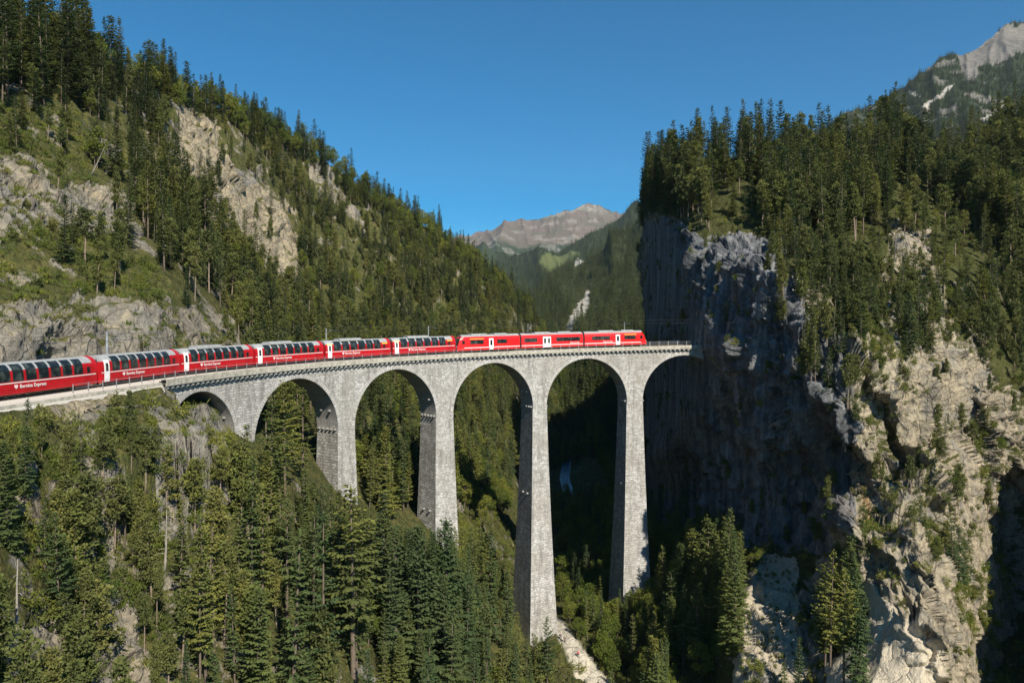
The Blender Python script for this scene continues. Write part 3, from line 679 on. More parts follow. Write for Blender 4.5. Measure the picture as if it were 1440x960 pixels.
for (a, b), lab in zip(ARCH, names):
    r = (b - a) / 2; c = (a + b) / 2; n = 48
    ph = np.linspace(0, math.pi, n); ss = c - r * np.cos(ph); zz = CROWN - r + r * np.sin(ph) * 1.0
    SPR.append(CROWN - r)
    A = Acc()
    for off, fl in ((FO, True), (BO, False)):
        rows = []; uvs = []
        for k in np.linspace(0, 1, 5):
            z = zz + (TOP - zz) * k
            rows.append(track(ss, off, z)); uvs.append(np.stack([ss, z], -1))
        A.add(rows, uvs, 0, fl)
    offs = np.linspace(FO, BO, 5); arc = r * ph
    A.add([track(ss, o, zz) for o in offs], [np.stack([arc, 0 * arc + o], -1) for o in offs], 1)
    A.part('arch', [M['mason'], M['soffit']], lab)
    # voussoir ring, a little proud of the face
    A = Acc()
    for off, fl in ((FO + .05, True), (BO - .05, False)):
        s2 = c - (r + .75) * np.cos(ph); z2 = CROWN - r + (r + .75) * np.sin(ph)
        z2 = np.minimum(z2, TOP - .02)
        A.add([track(ss, off, zz), track(s2, off, z2)], [np.stack([arc * 1.03, 0 * arc], -1), np.stack([arc * 1.03, 0 * arc + .75], -1)], 0, fl)
        A.add([track(s2, off, z2), track(s2, off - .05 * np.sign(off), z2)], [np.stack([arc, 0 * arc], -1)] * 2, 0, fl)
    A.part('arch_ring', [M['ring']])
BASE = [-82, -86, -66, -54, -42]
plab = ['pier beside the cliff, its foot among green bushes', 'tallest pier, standing by the path', 'third pier, in front of the wooded slope', 'second pier, foot hidden by spruces', 'short pier beside the small first arch']
for i in range(5):
    a, b = ARCH[i][1], ARCH[i + 1][0]
    sm = (a + b) / 2; T = heading(sm); ctr = track(sm, 0, 0); hw0 = (b - a) / 2
    zs_top = TOP; zspr = max(SPR[i], SPR[i + 1]); zb = BASE[i] - ctr[2]
    zz = [zs_top, zspr]; z = zspr
    while z > zb: z -= 2.5; zz.append(z)
    zz = np.array(zz); dp = np.clip(zspr - zz, 0, None)
    hw = hw0 + .022 * dp + .00022 * dp ** 2; fo = FO + .024 * dp + .0003 * dp ** 2; bo = BO - .024 * dp - .0003 * dp ** 2
    ex = np.array([math.cos(T), math.sin(T), 0]); ny = np.array([math.sin(T), -math.cos(T), 0])
    # corner columns (local: along ex (to the right on screen), along ny (towards the camera))
    def col(e, o): return ctr + np.outer(e, ex) + np.outer(o, ny) + np.outer(zz, [0, 0, 1])
    A = Acc()
    def face(c0, c1, w0, w1, mi, n=4):
        rows = []; uvs = []
        for k in np.linspace(0, 1, n):
            rows.append(c0 * (1 - k) + c1 * k); uvs.append(np.stack([w0 * (1 - k) + w1 * k + i * 7.3, zz], -1))
        A.add(rows, uvs, mi)
    face(col(-hw, fo), col(hw, fo), -hw, hw, 0)
    face(col(-hw, bo), col(-hw, fo), bo, fo, 1)
    face(col(hw, fo), col(hw, bo), fo + 3, bo + 3, 1)
    face(col(hw, bo), col(-hw, bo), hw, -hw, 0)
    p = A.part('pier', [M['mason'], M['rough_mason']], plab[i])
    # quoin corner course and springing stones left for the scaffold
    for sd in (-1, 1):
        for zq in (zspr + .1, zspr + 3.6, zspr - 20):
            if zq < zb + 12: continue
            for k in range(5 if zq == zspr + .1 else 2):
                mb = MB(); d_ = max(0, zspr - zq)
                e = hw0 + .022 * d_ + .00022 * d_ * d_; o = (-2.2 + k * 1.1) if zq == zspr + .1 else (-.8 + 2.2 * k)
                if zq > zspr + 1: e = hw0 + (4.0 if False else .62)
                mb.box(min(sd * (e - .3), sd * (e + .45)), max(sd * (e - .3), sd * (e + .45)), o - .16, o + .16, zq - .16, zq + .16,
                       fn=lambda x, y, z: tuple(ctr + ex * x + ny * y + np.array([0, 0, z]) - np.array(VO)))
                link('ledge_stone', mb.mesh('ledge_stone', [M['ring']]), p)
# deck, corbels, parapet edge
S0, S1 = -19.6, 126.0
ss = np.arange(S0, S1 + .01, 1.0)
def sweep(name, prof, s_arr, mat, parent=None, uvm=True, label=None, kind=None):
    """prof: closed list of (off, z)"""
    A = Acc(); pr = prof + [prof[0]]
    for (o0, z0), (o1, z1) in zip(pr[:-1], pr[1:]):
        L = math.hypot(o1 - o0, z1 - z0)
        A.add([track(s_arr, o0, z0), track(s_arr, o1, z1)], [np.stack([s_arr, 0 * s_arr], -1), np.stack([s_arr, 0 * s_arr + L], -1)], 0, True)
    V = np.concatenate(A.V); Fc = np.concatenate(A.F); U = np.concatenate(A.U)
    n = len(pr) - 1; m = len(s_arr)
    if parent is via or parent is None: V = V - np.array(VO) if parent is via else V
    me = mesh_np(name, V, Fc, [mat], False, None, None, U)
    return link(name, me, parent, None, label, None, None, kind)
sweep('deck', [(2.95, -1.05), (2.95, -.62), (-3.15, -.62), (-3.15, -1.05)], ss, M['concrete'], via)
sweep('deck_edge', [(2.45, -.62), (3.42, -.62), (3.42, -.98), (3.50, -.98), (3.50, -.10), (2.75, -.10), (2.75, -.3), (2.45, -.3)], ss, M['concrete'], via)
sweep('deck_edge', [(-2.65, -.62), (-3.54, -.62), (-3.54, -.10), (-2.95, -.10), (-2.65, -.3)], ss, M['concrete'], via)
cme = {}
for sgn, o0, o1 in ((1, 2.75, 3.26), (-1, -2.95, -3.46)):
    for s in np.arange(S0 + .4, S1, 1.17):
        if 's' not in cme:
            mb = MB(); mb.add([(x, y, z) for x in (-.22, .22) for (y, z) in ((0, -.66), (0, 0), (.60, 0), (.60, -.28), (.25, -.60))],
                              [(0, 1, 2, 3, 4), (9, 8, 7, 6, 5), (0, 5, 6, 1), (1, 6, 7, 2), (2, 7, 8, 3), (3, 8, 9, 4), (4, 9, 5, 0)])
            cme['s'] = mb.mesh('corbel', [M['corbel']])
        T = heading(s); o = link('corbel', cme['s'], via)
        p = track(s, o0, -1.055); o.location = Vector(p) - VO
        o.rotation_euler = (0, 0, T + (math.pi if sgn > 0 else 0))
# railings on both edges
post = MB(); post.box(-.045, .045, -.045, .045, -.05, 1.0); pme = post.mesh('post', [M['steel']])
for off, lab, hi in ((3.05, 'low steel railing along the near edge of the viaduct below the red train', 142), (-3.25, 'low steel railing along the far edge of the viaduct behind the red train', 124)):
    p0 = track(40, off, -.1); rl = thing('railing', lab, 'railing', tuple(p0), 'railings along the viaduct edges')
    for s in np.arange(-19, hi, 2.4):
        o = link('post', pme, rl); o.location = Vector(track(s, off, -.1)) - Vector(p0); o.rotation_euler = (0, 0, heading(s))
    for zz_ in (.38, .82):
        sr = np.arange(-19.3, hi, 1.2); mb = MB(); mb.tube([Vector(x) - Vector(p0) for x in track(sr, off, zz_)], .022, 5)
        link('rail_bar', mb.mesh('rail_bar', [M['steel']]), rl)
# track: ballast, sleepers, rails
sa_ = np.arange(-24, 230, 1.0)
tb = sweep('railway_trackbed', [(-2.72, -.63), (-2.3, -.42), (-1.3, -.18), (1.3, -.18), (2.0, -.42), (2.42, -.63)], np.arange(-24, 126.1, 1.), M['ballast'], None, kind='structure')
tb2 = sweep('railway_ledge', [(-5.4, -2.4), (-4.4, -.60), (-2.2, -.42), (-1.3, -.18), (1.3, -.18), (2.0, -.42), (3.0, -.50), (3.5, -.85), (3.9, -1.8)], np.arange(126.1, 232, 1.), M['ballast'], None, kind='structure')
sweep('ledge_kerb', [(3.0, -1.3), (3.0, -.40), (3.35, -.40), (3.42, -1.3)], np.arange(126.1, 232, 1.), M['concrete'], tb2)
for g in (-.5, .5):
    sweep('rail', [(g - .035, -.14), (g - .035, 0), (g + .035, 0), (g + .035, -.14)], sa_, M['rail'], tb)
A = MB()
for s in np.arange(-24, 160, .62):
    T = heading(s); c = track(s, 0, -.17); ex = np.array([math.cos(T), math.sin(T), 0]); ny = np.array([math.sin(T), -math.cos(T), 0])
    A.box(-.12, .12, -.95, .95, -.08, .05, fn=lambda x, y, z: tuple(c + ex * x + ny * y + np.array([0, 0, z])))
link('sleepers', A.mesh('sleepers', [M['sleeper']]), tb, kind='stuff')
# masts and overhead line
mlab = {0: 'overhead line mast with bracket arm standing against the bare rock wall', 1: 'overhead line mast rising behind the coach above the second arch', 2: 'overhead line mast behind the coach above the third arch',
        3: 'overhead line mast behind the railcar above the tallest pier', 4: 'overhead line mast behind the front of the railcar, nearest the cliff'}
MS = []
for px in (150, 458, 603, 742, 878):
    u = proj(track(_s, -3.0, 3.0))[0]; MS.append(float(_s[np.argmin(np.abs(np.where(_s > 165, 9e9, u) - px))]))
for i, s in enumerate(MS):
    p0 = track(s, -3.0, -.6); T = heading(s)
    mst = thing('overhead_line_mast', mlab[i], 'mast', tuple(p0), 'overhead line masts along the railway')
    mst.rotation_euler = (0, 0, T)
    hh = 7.0 if i == 0 else 6.5
    mb = MB(); mb.tube([(0, 0, 0), (0, 0, hh)], [.14, .10] if i else [.2, .16], 8); link('mast_post', mb.mesh('mast_post', [M['steel']]), mst)
    mb = MB(); mb.tube([(0, 0, 6.3), (0, -3.2, 6.1)], .04, 6); mb.tube([(0, 0, 5.3), (0, -1.6, 6.2)], .03, 6); link('bracket_arm', mb.mesh('bracket_arm', [M['steel']]), mst)
    mb = MB(); mb.tube([(0, -1.2, 6.18), (0, -1.2, 6.5)], .07, 8); link('insulator', mb.mesh('insulator', [M['under']]), mst)
sr = np.arange(-19, 170, 2.)
p0 = track(40, 0, 5.4); ol = thing('overhead_line', 'thin overhead contact wire strung above the whole train', 'overhead wire', tuple(p0))
mb = MB(); mb.tube([Vector(x) - Vector(p0) for x in track(sr, 0, 5.4)], .018, 4); link('contact_wire', mb.mesh('contact_wire', [M['wire']]), ol)
mb = MB(); mb.tube([Vector(x) - Vector(p0) for x in track(sr, 0, 6.2 + .0)], .018, 4); link('carrier_wire', mb.mesh('carrier_wire', [M['wire']]), ol)

# ------------------------------------------------------------------ train
PR = [(.32, 1.16), (.42, 1.28), (.9, 1.33), (1.9, 1.34), (2.45, 1.32), (2.85, 1.24), (3.15, 1.08), (3.38, .86), (3.55, .58), (3.66, .3), (3.70, 0.)]
PRZ = [a for a, b in PR]; PRY = [b for a, b in PR]
PA = [(.32, 1.2), (.42, 1.30), (.9, 1.34), (2.6, 1.34), (3.1, 1.27), (3.38, 1.12), (3.62, .82), (3.78, .4), (3.82, 0.)]
def halfw(z, pr): return float(np.interp(z, [a for a, b in pr], [b for a, b in pr]))
def panel(mb, x0, x1, z0, z1, off, side, mi=0, pr=PR, round_=0, thick=.03):
    """panel following the carriage side profile; side -1 = camera side"""
    zs = sorted({z0, z1} | {a for a, b in pr if z0 < a < z1})
    outer = [(z, halfw(z, pr) + off) for z in zs]; inner = [(z, y - thick - off) for z, y in outer]
    V = []; n = len(zs)
    for x in (x0, x1):
        for z, y in outer: V.append((x, side * y, z))
        for z, y in inner: V.append((x, side * y, z))
    m = 2 * n; Fc = []
    for k in range(n - 1):
        Fc += [(k, k + 1, m + k + 1, m + k), (n + k, m + n + k, m + n + k + 1, n + k + 1), (k, n + k, n + k + 1, k + 1), (m + k, m + k + 1, m + n + k + 1, m + n + k)]
    Fc += [(0, m, m + n, n), (n - 1, 2 * n - 1, m + 2 * n - 1, m + n - 1)]
    mb.add(V, Fc, mi)
def shell(x0, x1, z0, z1, pr, nose0=0, nose1=0, nx=8):
    """closed body slice between heights, symmetric, optionally rounded or sloped noses"""
    zs = sorted({z0, z1} | {a for a, b in pr if z0 < a < z1}); ring = [(halfw(z, pr), z) for z in zs]
    ring = [(-y, z) for y, z in ring] + [(y, z) for y, z in ring[::-1]]
    V = []; Fc = []; n = len(ring)
    def sh(x, z):
        f = max(0, (z - 1.3) / 2.6); 
        if nose0 and x == x0: return x + nose0 * f ** 1.4
        if nose1 and x == x1: return x - nose1 * f ** 1.4
        return x
    xs = [x0, x0 + max(nose0 * 1.0, .02), x1 - max(nose1 * 1.0, .02), x1]
    for x in xs:
        for y, z in ring:
            yy = y
            if (nose0 and x == x0) or (nose1 and x == x1): yy = y * .80
            V.append((sh(x, z), yy, z))
    for i in range(3):
        for k in range(n): Fc.append((i * n + k, (i + 1) * n + k, (i + 1) * n + (k + 1) % n, i * n + (k + 1) % n))
    Fc += [tuple(range(n)), tuple(3 * n + k for k in range(n - 1, -1, -1))]
    mb = MB(); mb.add(V, Fc); return mb
def text_mesh(txt, size, mat, bold=.0):
    cu = bpy.data.curves.new('lettering', 'FONT'); cu.body = txt; cu.size = size; cu.extrude = .006; cu.resolution_u = 3; cu.offset = bold; cu.space_character = 1.03
    ob = bpy.data.objects.new('lettering', cu); COL.objects.link(ob)
    dg = bpy.context.evaluated_depsgraph_get(); me = bpy.data.meshes.new_from_object(ob.evaluated_get(dg))
    bpy.data.objects.remove(ob); me.materials.clear(); me.materials.append(mat)
    w = max(v.co.x for v in me.vertices) - min(v.co.x for v in me.vertices); return me, w
TX1, w1 = text_mesh('Bernina Express', .54, M['stripe'], .012)
TX2, w2 = text_mesh('Rhätische Bahn', .40, M['white'], .006)
def bogie(parent, x):
    mb = MB(); mb.box(x - 1.25, x + 1.25, -.95, .95, .35, .75); b = link('bogie', mb.mesh('bogie', [M['under']]), parent)
    for dx in (-.85, .85):
        for sd in (-.58, .58):
            w = MB(); w.tube([(x + dx, sd - .06, .38), (x + dx, sd + .06, .38)], .38, 14); link('wheel', w.mesh('wheel', [M['rail']]), b)
def place(o, s_mid, z=0):
    T = heading(s_mid); o.location = tuple(track(s_mid, 0, z)); o.rotation_mode = 'XYZ'
    o.rotation_euler = (Matrix.Rotation(T, 3, 'Z') @ Matrix.Rotation(-math.atan(GR), 3, 'Y')).to_euler()
Lc = 16.15
def coach(label, s_mid, nwin, first, hump, hump_x=0.):
    t = thing('panorama_coach', label, 'railway coach', group='panorama coaches of the red train')
    h = Lc / 2
    link('body', shell(-h, h, .36, 2.95, PR).mesh('body', [M['red']]), t)
    rf = link('roof', shell(-h + .02, h - .75, 2.951, 3.70, PR).mesh('roof', [M['roof']], False), t)
    link('roof_end', shell(h - .75, h, 2.951, 3.72, [(z, y + .012) for z, y in PR]).mesh('roof_end', [M['red']]), t)
    mb = MB(); mb.box(-h + 1.0, h - 1.0, -1.0, 1.0, .22, .4); link('underframe', mb.mesh('underframe', [M['under']]), t)
    for x in (-h + 2.6, h - 2.6): bogie(t, x)
    wx0 = -h + 1.95; wend = h - (2.05 if nwin == 7 else 2.35); pit = (wend - wx0) / nwin
    gap = .34
    for sd in (-1, 1):
        mb = MB(); panel(mb, -h + 1.5, h - .25, 1.52, 1.64, .02, sd); panel(mb, -h, -h + .42, 1.52, 1.64, .02, sd); link('side_stripe', mb.mesh('side_stripe', [M['stripe']]), t)
        # white door with window, white panel above it
        mb = MB(); panel(mb, -h + .50, -h + 1.42, .45, 3.1, .03, sd); dr = link('door', mb.mesh('door', [M['white']]), t)
        mb = MB(); panel(mb, -h + .74, -h + 1.18, 1.75, 2.72, .045, sd); link('door_window', mb.mesh('door_window', [M['glass']]), dr)
        for k in range(nwin):
            a = wx0 + k * pit; mb = MB(); panel(mb, a, a + pit - gap, 1.74, 3.50, .022, sd, 0); link('window', mb.mesh('window', [M['glass']]), t)
        for k in range(nwin - 1):   # light upper end of each pillar
            a = wx0 + (k + 1) * pit - gap; mb = MB(); panel(mb, a + .02, a + gap - .02, 2.86, 3.50, .016, sd); link('pillar_top', mb.mesh('pillar_top', [M['roof']]), t)
        mb = MB(); panel(mb, wend + .35, wend + .85, 1.80, 2.5, .02, sd); link('small_window', mb.mesh('small_window', [M['glass']]), t)
        if first:
            mb = MB(); panel(mb, -h + .35, -h + 1.6, 2.86, 3.06, .05, sd); panel(mb, wend + .1, h - .85, 2.62, 2.84, .02, sd); link('class_stripe', mb.mesh('class_stripe', [M['yellow']]), t)
        e = link('lettering', TX1, t); e.location = (-h + 4.5 if sd < 0 else -h + 4.5 + w1, sd * 1.375, .98); e.rotation_euler = (math.pi / 2, 0, 0 if sd < 0 else math.pi)
        mb = MB(); x0 = -h + 3.85; y = sd * 1.365
        mb.add([(x0, y, 1.36), (x0 + .42, y, 1.36), (x0 + .42, y, 1.12), (x0 + .21, y, .92), (x0, y, 1.12), (x0, y - sd * .03, 1.36), (x0 + .42, y - sd * .03, 1.36), (x0 + .42, y - sd * .03, 1.12), (x0 + .21, y - sd * .03, .92), (x0, y - sd * .03, 1.12)],
               [(0, 1, 2, 3, 4), (9, 8, 7, 6, 5)] + [(i, (i + 1) % 5, (i + 1) % 5 + 5, i + 5) for i in range(5)])
        link('emblem', mb.mesh('emblem', [M['stripe']]), t)
    if hump:
        mb = shell(hump_x - 2.6, hump_x + 2.6, 3.5, 3.98, [(3.5, .95), (3.85, .9), (3.98, .6)]); link('roof_unit', mb.mesh('roof_unit', [M['roof']]), t)
    mb = MB(); mb.box(h + .0, h + .72, -.75, .75, .9, 3.2); link('gangway_bellows', mb.mesh('gangway_bellows', [M['under']]), t)
    place(t, s_mid); return t
clab = ['red panorama coach at the left edge of the photo, partly out of view', 'red panorama coach in front of the bare rock wall, lettering mid side, on the ledge', 'red panorama coach above the small first arch, seven tall windows',
        'red panorama coach above the second arch with a grey roof unit', 'red first class panorama coach with six windows and yellow corner above the second pier', 'red first class panorama coach with yellow stripe coupled directly to the railcar']
for k, i in enumerate(range(8, 2, -1)):
    coach(clab[k], 16.9 * i + 8.45 + .1, 7 if k < 4 else 6, k >= 4, k >= 2, [0, 0, -1.5, -2.0, -1.8, -1.5][k])
# railcar of three body sections
rc = thing('railcar', 'bright red three-part railcar with white doors leading the train towards the cliff', 'railcar')
RO = Vector(track(25.35, 0, 0)); rc.location = RO
def section(s_mid, L, noseL, noseR, wins, doors, yl, txt, lab):
    h = L / 2
    body = shell(-h, h, .36, 3.38, PA, noseL, noseR).mesh('body_section', [M['brightred']])
    b = link('body_section', body, rc, label=lab)
    T = heading(s_mid); b.location = Vector(track(s_mid, 0, 0)) - RO
    b.rotation_euler = (Matrix.Rotation(T, 3, 'Z') @ Matrix.Rotation(-math.atan(GR), 3, 'Y')).to_euler()
    r0, r1 = -h + (noseL * .75 if noseL else .02), h - (noseR * .75 if noseR else .02)
    link('roof', shell(r0, r1, 3.381, 3.82, PA).mesh('roof', [M['white'] if False else M['roof']]), b)
    mb = MB(); mb.box(-h + 1.2, h - 1.2, -1.05, 1.05, .2, .4); link('underframe', mb.mesh('underframe', [M['under']]), b)
    for sd in (-1, 1):
        mb = MB()
        cuts = sorted([(a, c) for a, c in doors]); x = -h + (1.6 if noseL else .05)
        for a, c in cuts: panel(mb, x, a - .06, .86, 1.04, .015, sd, 0, PA); x = c + .06
        panel(mb, x, h - (1.6 if noseR else .05), .86, 1.04, .015, sd, 0, PA); link('side_stripe', mb.mesh('side_stripe', [M['stripe']]), b)
        for a, c in wins:
            mb = MB(); panel(mb, a, c, 1.72, 2.62, .018, sd, 0, PA); link('window', mb.mesh('window', [M['glass']]), b)
            mb = MB()
            n = max(1, int((c - a) / 1.3))
            for k in range(1, n): xx = a + (c - a) * k / n; panel(mb, xx - .03, xx + .03, 1.72, 2.62, .026, sd, 0, PA)
            if n > 1: link('window_bar', mb.mesh('window_bar', [M['under']]), b)
        for a, c in doors:
            mb = MB(); panel(mb, a, c, .45, 2.92, .03, sd, 0, PA); dr = link('door', mb.mesh('door', [M['white']]), b)
            lv = 2 if c - a > 1.7 else 1; w = (c - a) / lv
            for k in range(lv):
                mb = MB(); panel(mb, a + w * k + w * .26, a + w * (k + 1) - w * .26, 1.35, 2.55, .045, sd, 0, PA); link('door_window', mb.mesh('door_window', [M['glass']]), b)
        for a, c in yl:
            mb = MB(); panel(mb, a, c, 2.80, 2.94, .018, sd, 0, PA); link('class_stripe', mb.mesh('class_stripe', [M['yellow']]), b)
        if txt is not None:
            e = link('lettering', TX2, b); e.location = (txt if sd < 0 else txt + w2, sd * 1.37, 1.17); e.rotation_euler = (math.pi / 2, 0, 0 if sd < 0 else math.pi)
        for nn_, sg in ((noseL, -1), (noseR, 1)):
            if nn_:
                mb = MB(); x_ = sg * (h - 1.75); panel(mb, min(x_, x_ + sg * .62), max(x_, x_ + sg * .62), 1.8, 2.55, .02, sd, 0, PA); link('cab_side_window', mb.mesh('cab_side_window', [M['glass']]), b)
    for nn_, sg in ((noseL, -1), (noseR, 1)):
        if nn_:
            def nx(z, o=.03): return sg * (h - nn_ * (max(0, (z - 1.3) / 2.6)) ** 1.4 + o)
            mb = MB(); z0, z1 = 1.75, 3.1
            V = [(nx(z0), -.95, z0), (nx(z0), .95, z0), (nx(2.4), .98, 2.4), (nx(z1), .92, z1), (nx(z1), -.92, z1), (nx(2.4), -.98, 2.4)]
            V += [(x - sg * .08, y, z) for x, y, z in V]
            mb.add(V, [(0, 1, 2, 5), (5, 2, 3, 4), (6, 11, 8, 7), (11, 10, 9, 8), (0, 6, 7, 1), (3, 9, 10, 4), (1, 7, 8, 2), (2, 8, 9, 3), (4, 10, 11, 5), (5, 11, 6, 0)])
            link('windscreen', mb.mesh('windscreen', [M['glass']]), b)
            for y in (-.8, .8):
                mb = MB(); mb.tube([(nx(1.25, -.04), y, 1.25), (nx(1.25, .05), y, 1.25)], .12, 10); link('headlight', mb.mesh('headlight', [M['white']]), b)
            mb = MB(); mb.box(min(nx(.6, -.3), nx(.6, .06)), max(nx(.6, -.3), nx(.6, .06)), -1.0, 1.0, .22, .62); link('snow_plough', mb.mesh('snow_plough', [M['steel']]), b)
    for x in ((-h + 2.8), (h - 2.8)):
        mb = MB(); mb.box(x - 1.2, x + 1.2, -.95, .95, .32, .7); link('bogie', mb.mesh('bogie', [M['under']]), b)
    mb = MB()
    if not noseR: mb.box(h, h + .62, -1.05, 1.05, .7, 3.45); link('gangway_bellows', mb.mesh('gangway_bellows', [M['under']]), b)
    for (hx, hl) in ((-2.5, 2.0), (3.2, 1.6)):
        link('roof_unit', shell(hx - hl, hx + hl, 3.6, 4.0, [(3.6, .95), (3.9, .9), (4.0, .7)]).mesh('roof_unit', [M['roof']]), b)
    return b
section(42.25, 16.3, 1.5, 0, [(-5.0, -1.6), (2.0, 4.6)], [(-.15, 1.0)], [(-5.1, -1.5)], None, 'rear body section with sloped cab end and yellow stripe over its window')
b2 = section(25.35, 16.3, 0, 0, [(-7.4, -4.1), (.9, 7.4)], [(-2.6, -.5)], [], 4.6, 'middle body section with a double door')
section(8.45, 16.3, 0, 1.5, [(-6.2, -1.6), (2.2, 5.2)], [(-.1, 1.05)], [(2.2, 5.4)], -3.4, 'front body section with sloped cab nose beside the cliff')
# pantograph folded on the middle section
pg = MB(); pg.tube([(-6.3, -.5, 4.0), (-5.2, 0, 4.35), (-6.4, 0, 4.7)], .035, 5); pg.tube([(-6.3, .5, 4.0), (-5.2, 0, 4.35)], .035, 5); pg.tube([(-6.4, -.7, 4.72), (-6.4, .7, 4.72)], .04, 5); pg.box(-6.7, -4.9, -.6, .6, 3.85, 4.0)
link('pantograph', pg.mesh('pantograph', [M['under']]), b2)
# ------------------------------------------------------------------ tree and shrub models
class Q:
    def __init__(s): s.v = []; s.t = []
    def leaf(s, p, d, w, l, tip, up=None):
        d = d / (np.linalg.norm(d) + 1e-9)
        a = np.cross(d, up if up is not None else rng.normal(size=3)); a /= np.linalg.norm(a) + 1e-9
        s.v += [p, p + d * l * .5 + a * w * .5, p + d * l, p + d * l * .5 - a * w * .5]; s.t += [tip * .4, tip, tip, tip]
def trunk_mb(H, r, lean=0., n=7, wob=.25, seed=0):
    g = np.random.default_rng(seed + 900); k = 7
    pts = []; rr = []
    for i in range(k):
        u = i / (k - 1); pts.append((lean * u * H + g.normal() * wob * u * .4, g.normal() * wob * u * .4, -1.2 + u * (H + 1.2))); rr.append(r * (1 - u) ** .8 + .03)
    mb = MB(); mb.tube(pts, rr, n); return mb, pts
def spruce_crown(seed, H=20., R=3.4, base=.1, dz=.55, nb=7, lod=1., droop=.25, thin=0.):
    g = np.random.default_rng(seed); q = Q(); z = base * H; k = 0
    lop = g.uniform(.62, 1.25, 8); hole = g.uniform(0, 6.28, 3), g.uniform(.15, .8, 3)
    while z < H * .985:
        t = (z / H - base) / (1 - base); L0 = R * (1 - t) ** .68 * (1 - .35 * (t < .08)) + .18
        n = int(nb * (1 if t < .8 else .8))
        for j in range(n):
            if g.random() < thin: continue
            az = (2 * math.pi * (j + g.uniform(-.35, .35)) / n + k * 1.3) % 6.2832
            if any(abs((az - a_ + 3.14) % 6.28 - 3.14) < .7 and abs(t - b_) < .07 for a_, b_ in zip(*hole)): continue
            L = L0 * g.uniform(.72, 1.12) * lop[(int(az * 4 / math.pi) + k // 4) % 8]
            al = -droop + (.75 + droop) * t ** 1.5 + g.normal() * .08
            rd = np.array([math.cos(az), math.sin(az), 0]); sd = np.array([-rd[1], rd[0], 0])
            st = .42 / lod; u = .22
            zj = z + g.uniform(-.2, .2)
            while u <= 1.0:
                p = rd * L * u + np.array([0, 0, zj + L * (al * u + .16 * u * u)])
                l = (.24 * L * (1.25 - u) + .42) * g.uniform(.8, 1.2) / lod ** .3
                for s_ in (-1, 1):
                    d = rd * .75 + sd * s_ * g.uniform(.6, 1.0) + np.array([0, 0, -.25 + g.normal() * .12]); q.leaf(p, d, .34 / lod ** .7, l, u, np.array([g.normal() * .3, g.normal() * .3, 1]))
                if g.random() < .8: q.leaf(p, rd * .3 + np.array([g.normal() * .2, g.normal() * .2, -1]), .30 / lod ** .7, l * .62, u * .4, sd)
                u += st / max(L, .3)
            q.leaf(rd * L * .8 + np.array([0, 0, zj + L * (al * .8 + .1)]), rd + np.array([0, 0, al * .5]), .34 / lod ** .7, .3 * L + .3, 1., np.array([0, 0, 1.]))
        z += dz / lod ** .8 * g.uniform(.8, 1.2) * (1 if t < .85 else .7); k += 1
    q.leaf(np.array([0, 0, H * .95]), np.array([0, 0, 1.]), .3, H * .055, 1.)
    return q
def clump(q, g, c, r, n, w, flat=.6, tipb=.5):
    for _ in range(n):
        v = g.normal(size=3); v /= np.linalg.norm(v); rr = r * g.uniform(.35, 1) ** .5
        p = c + v * rr * np.array([1, 1, flat]); d = v * .8 + g.normal(size=3) * .5 + np.array([0, 0, .25])
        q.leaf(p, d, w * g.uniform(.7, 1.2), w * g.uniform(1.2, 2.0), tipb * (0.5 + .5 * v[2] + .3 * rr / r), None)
def pine_parts(seed, H=14., R=2.6, base=.42, nl=20, w=.30, npf=34):
    g = np.random.default_rng(seed); q = Q(); mb, pts = trunk_mb(H, H * .013, g.uniform(-.04, .04), 7, .3, seed)
    P_ = np.array(pts)
    for i in range(nl):
        u = base + (1 - base) * (i + g.uniform(0, .8)) / nl; z = u * H; c = np.array([np.interp(z, P_[:, 2], P_[:, 0]), np.interp(z, P_[:, 2], P_[:, 1]), z])
        t = (u - base) / (1 - base); L = R * (1 - t * .75) * g.uniform(.55, 1.1) * (.6 + .4 * min(1, t * 5)); az = i * 2.4 + g.uniform(-.5, .5)
        rd = np.array([math.cos(az), math.sin(az), g.uniform(-.05, .45)])
        e = c + rd * L; mb.tube([c, c + rd * L * .5 + np.array([0, 0, -.05 * L]), e], [.06, .04, .02], 4)
        for k in range(2 + int(L / .9)):
            f = g.uniform(.45, 1.05); clump(q, g, c + rd * L * f + g.normal(size=3) * .25, g.uniform(.45, .8) * (H / 14) ** .5, npf, w, .5, .8)
    for k in range(6):   # dead stubs
        z = g.uniform(.15, base) * H; az = g.uniform(0, 6.3); c = np.array([np.interp(z, P_[:, 2], P_[:, 0]), np.interp(z, P_[:, 2], P_[:, 1]), z])
        mb.tube([c, c + np.array([math.cos(az), math.sin(az), g.uniform(-.3, .2)]) * g.uniform(.4, 1.2)], [.03, .012], 3)
    clump(q, g, P_[-1] + np.array([0, 0, -.1]), .55, npf, w, 1, .9)
    return q, mb
def broad_parts(seed, H=9., R=2.6, nc=26, nl=60, w=.26, base=.25):
    g = np.random.default_rng(seed); q = Q(); mb, pts = trunk_mb(H * .8, H * .014, g.uniform(-.08, .08), 6, .4, seed)
    for i in range(nc):
        v = g.normal(size=3); v /= np.linalg.norm(v); f = g.uniform(.45, 1)
        c = np.array([v[0] * R * f, v[1] * R * f, H * (base + .5 * (1 - base)) + v[2] * H * .5 * (1 - base) * f])
        mb.tube([(0, 0, c[2] * .55), tuple(c)], [.05, .015], 3)
        clump(q, g, c, g.uniform(.6, 1.05) * R * .42, nl, w, .8, .9)
    return q, mb
def qmesh(name, q, mat):
    V = np.array(q.v); n = len(V) // 4
    return mesh_np(name, V, np.arange(n * 4).reshape(n, 4), [mat], False, None, dict(tip=q.t))
PROTO = {}
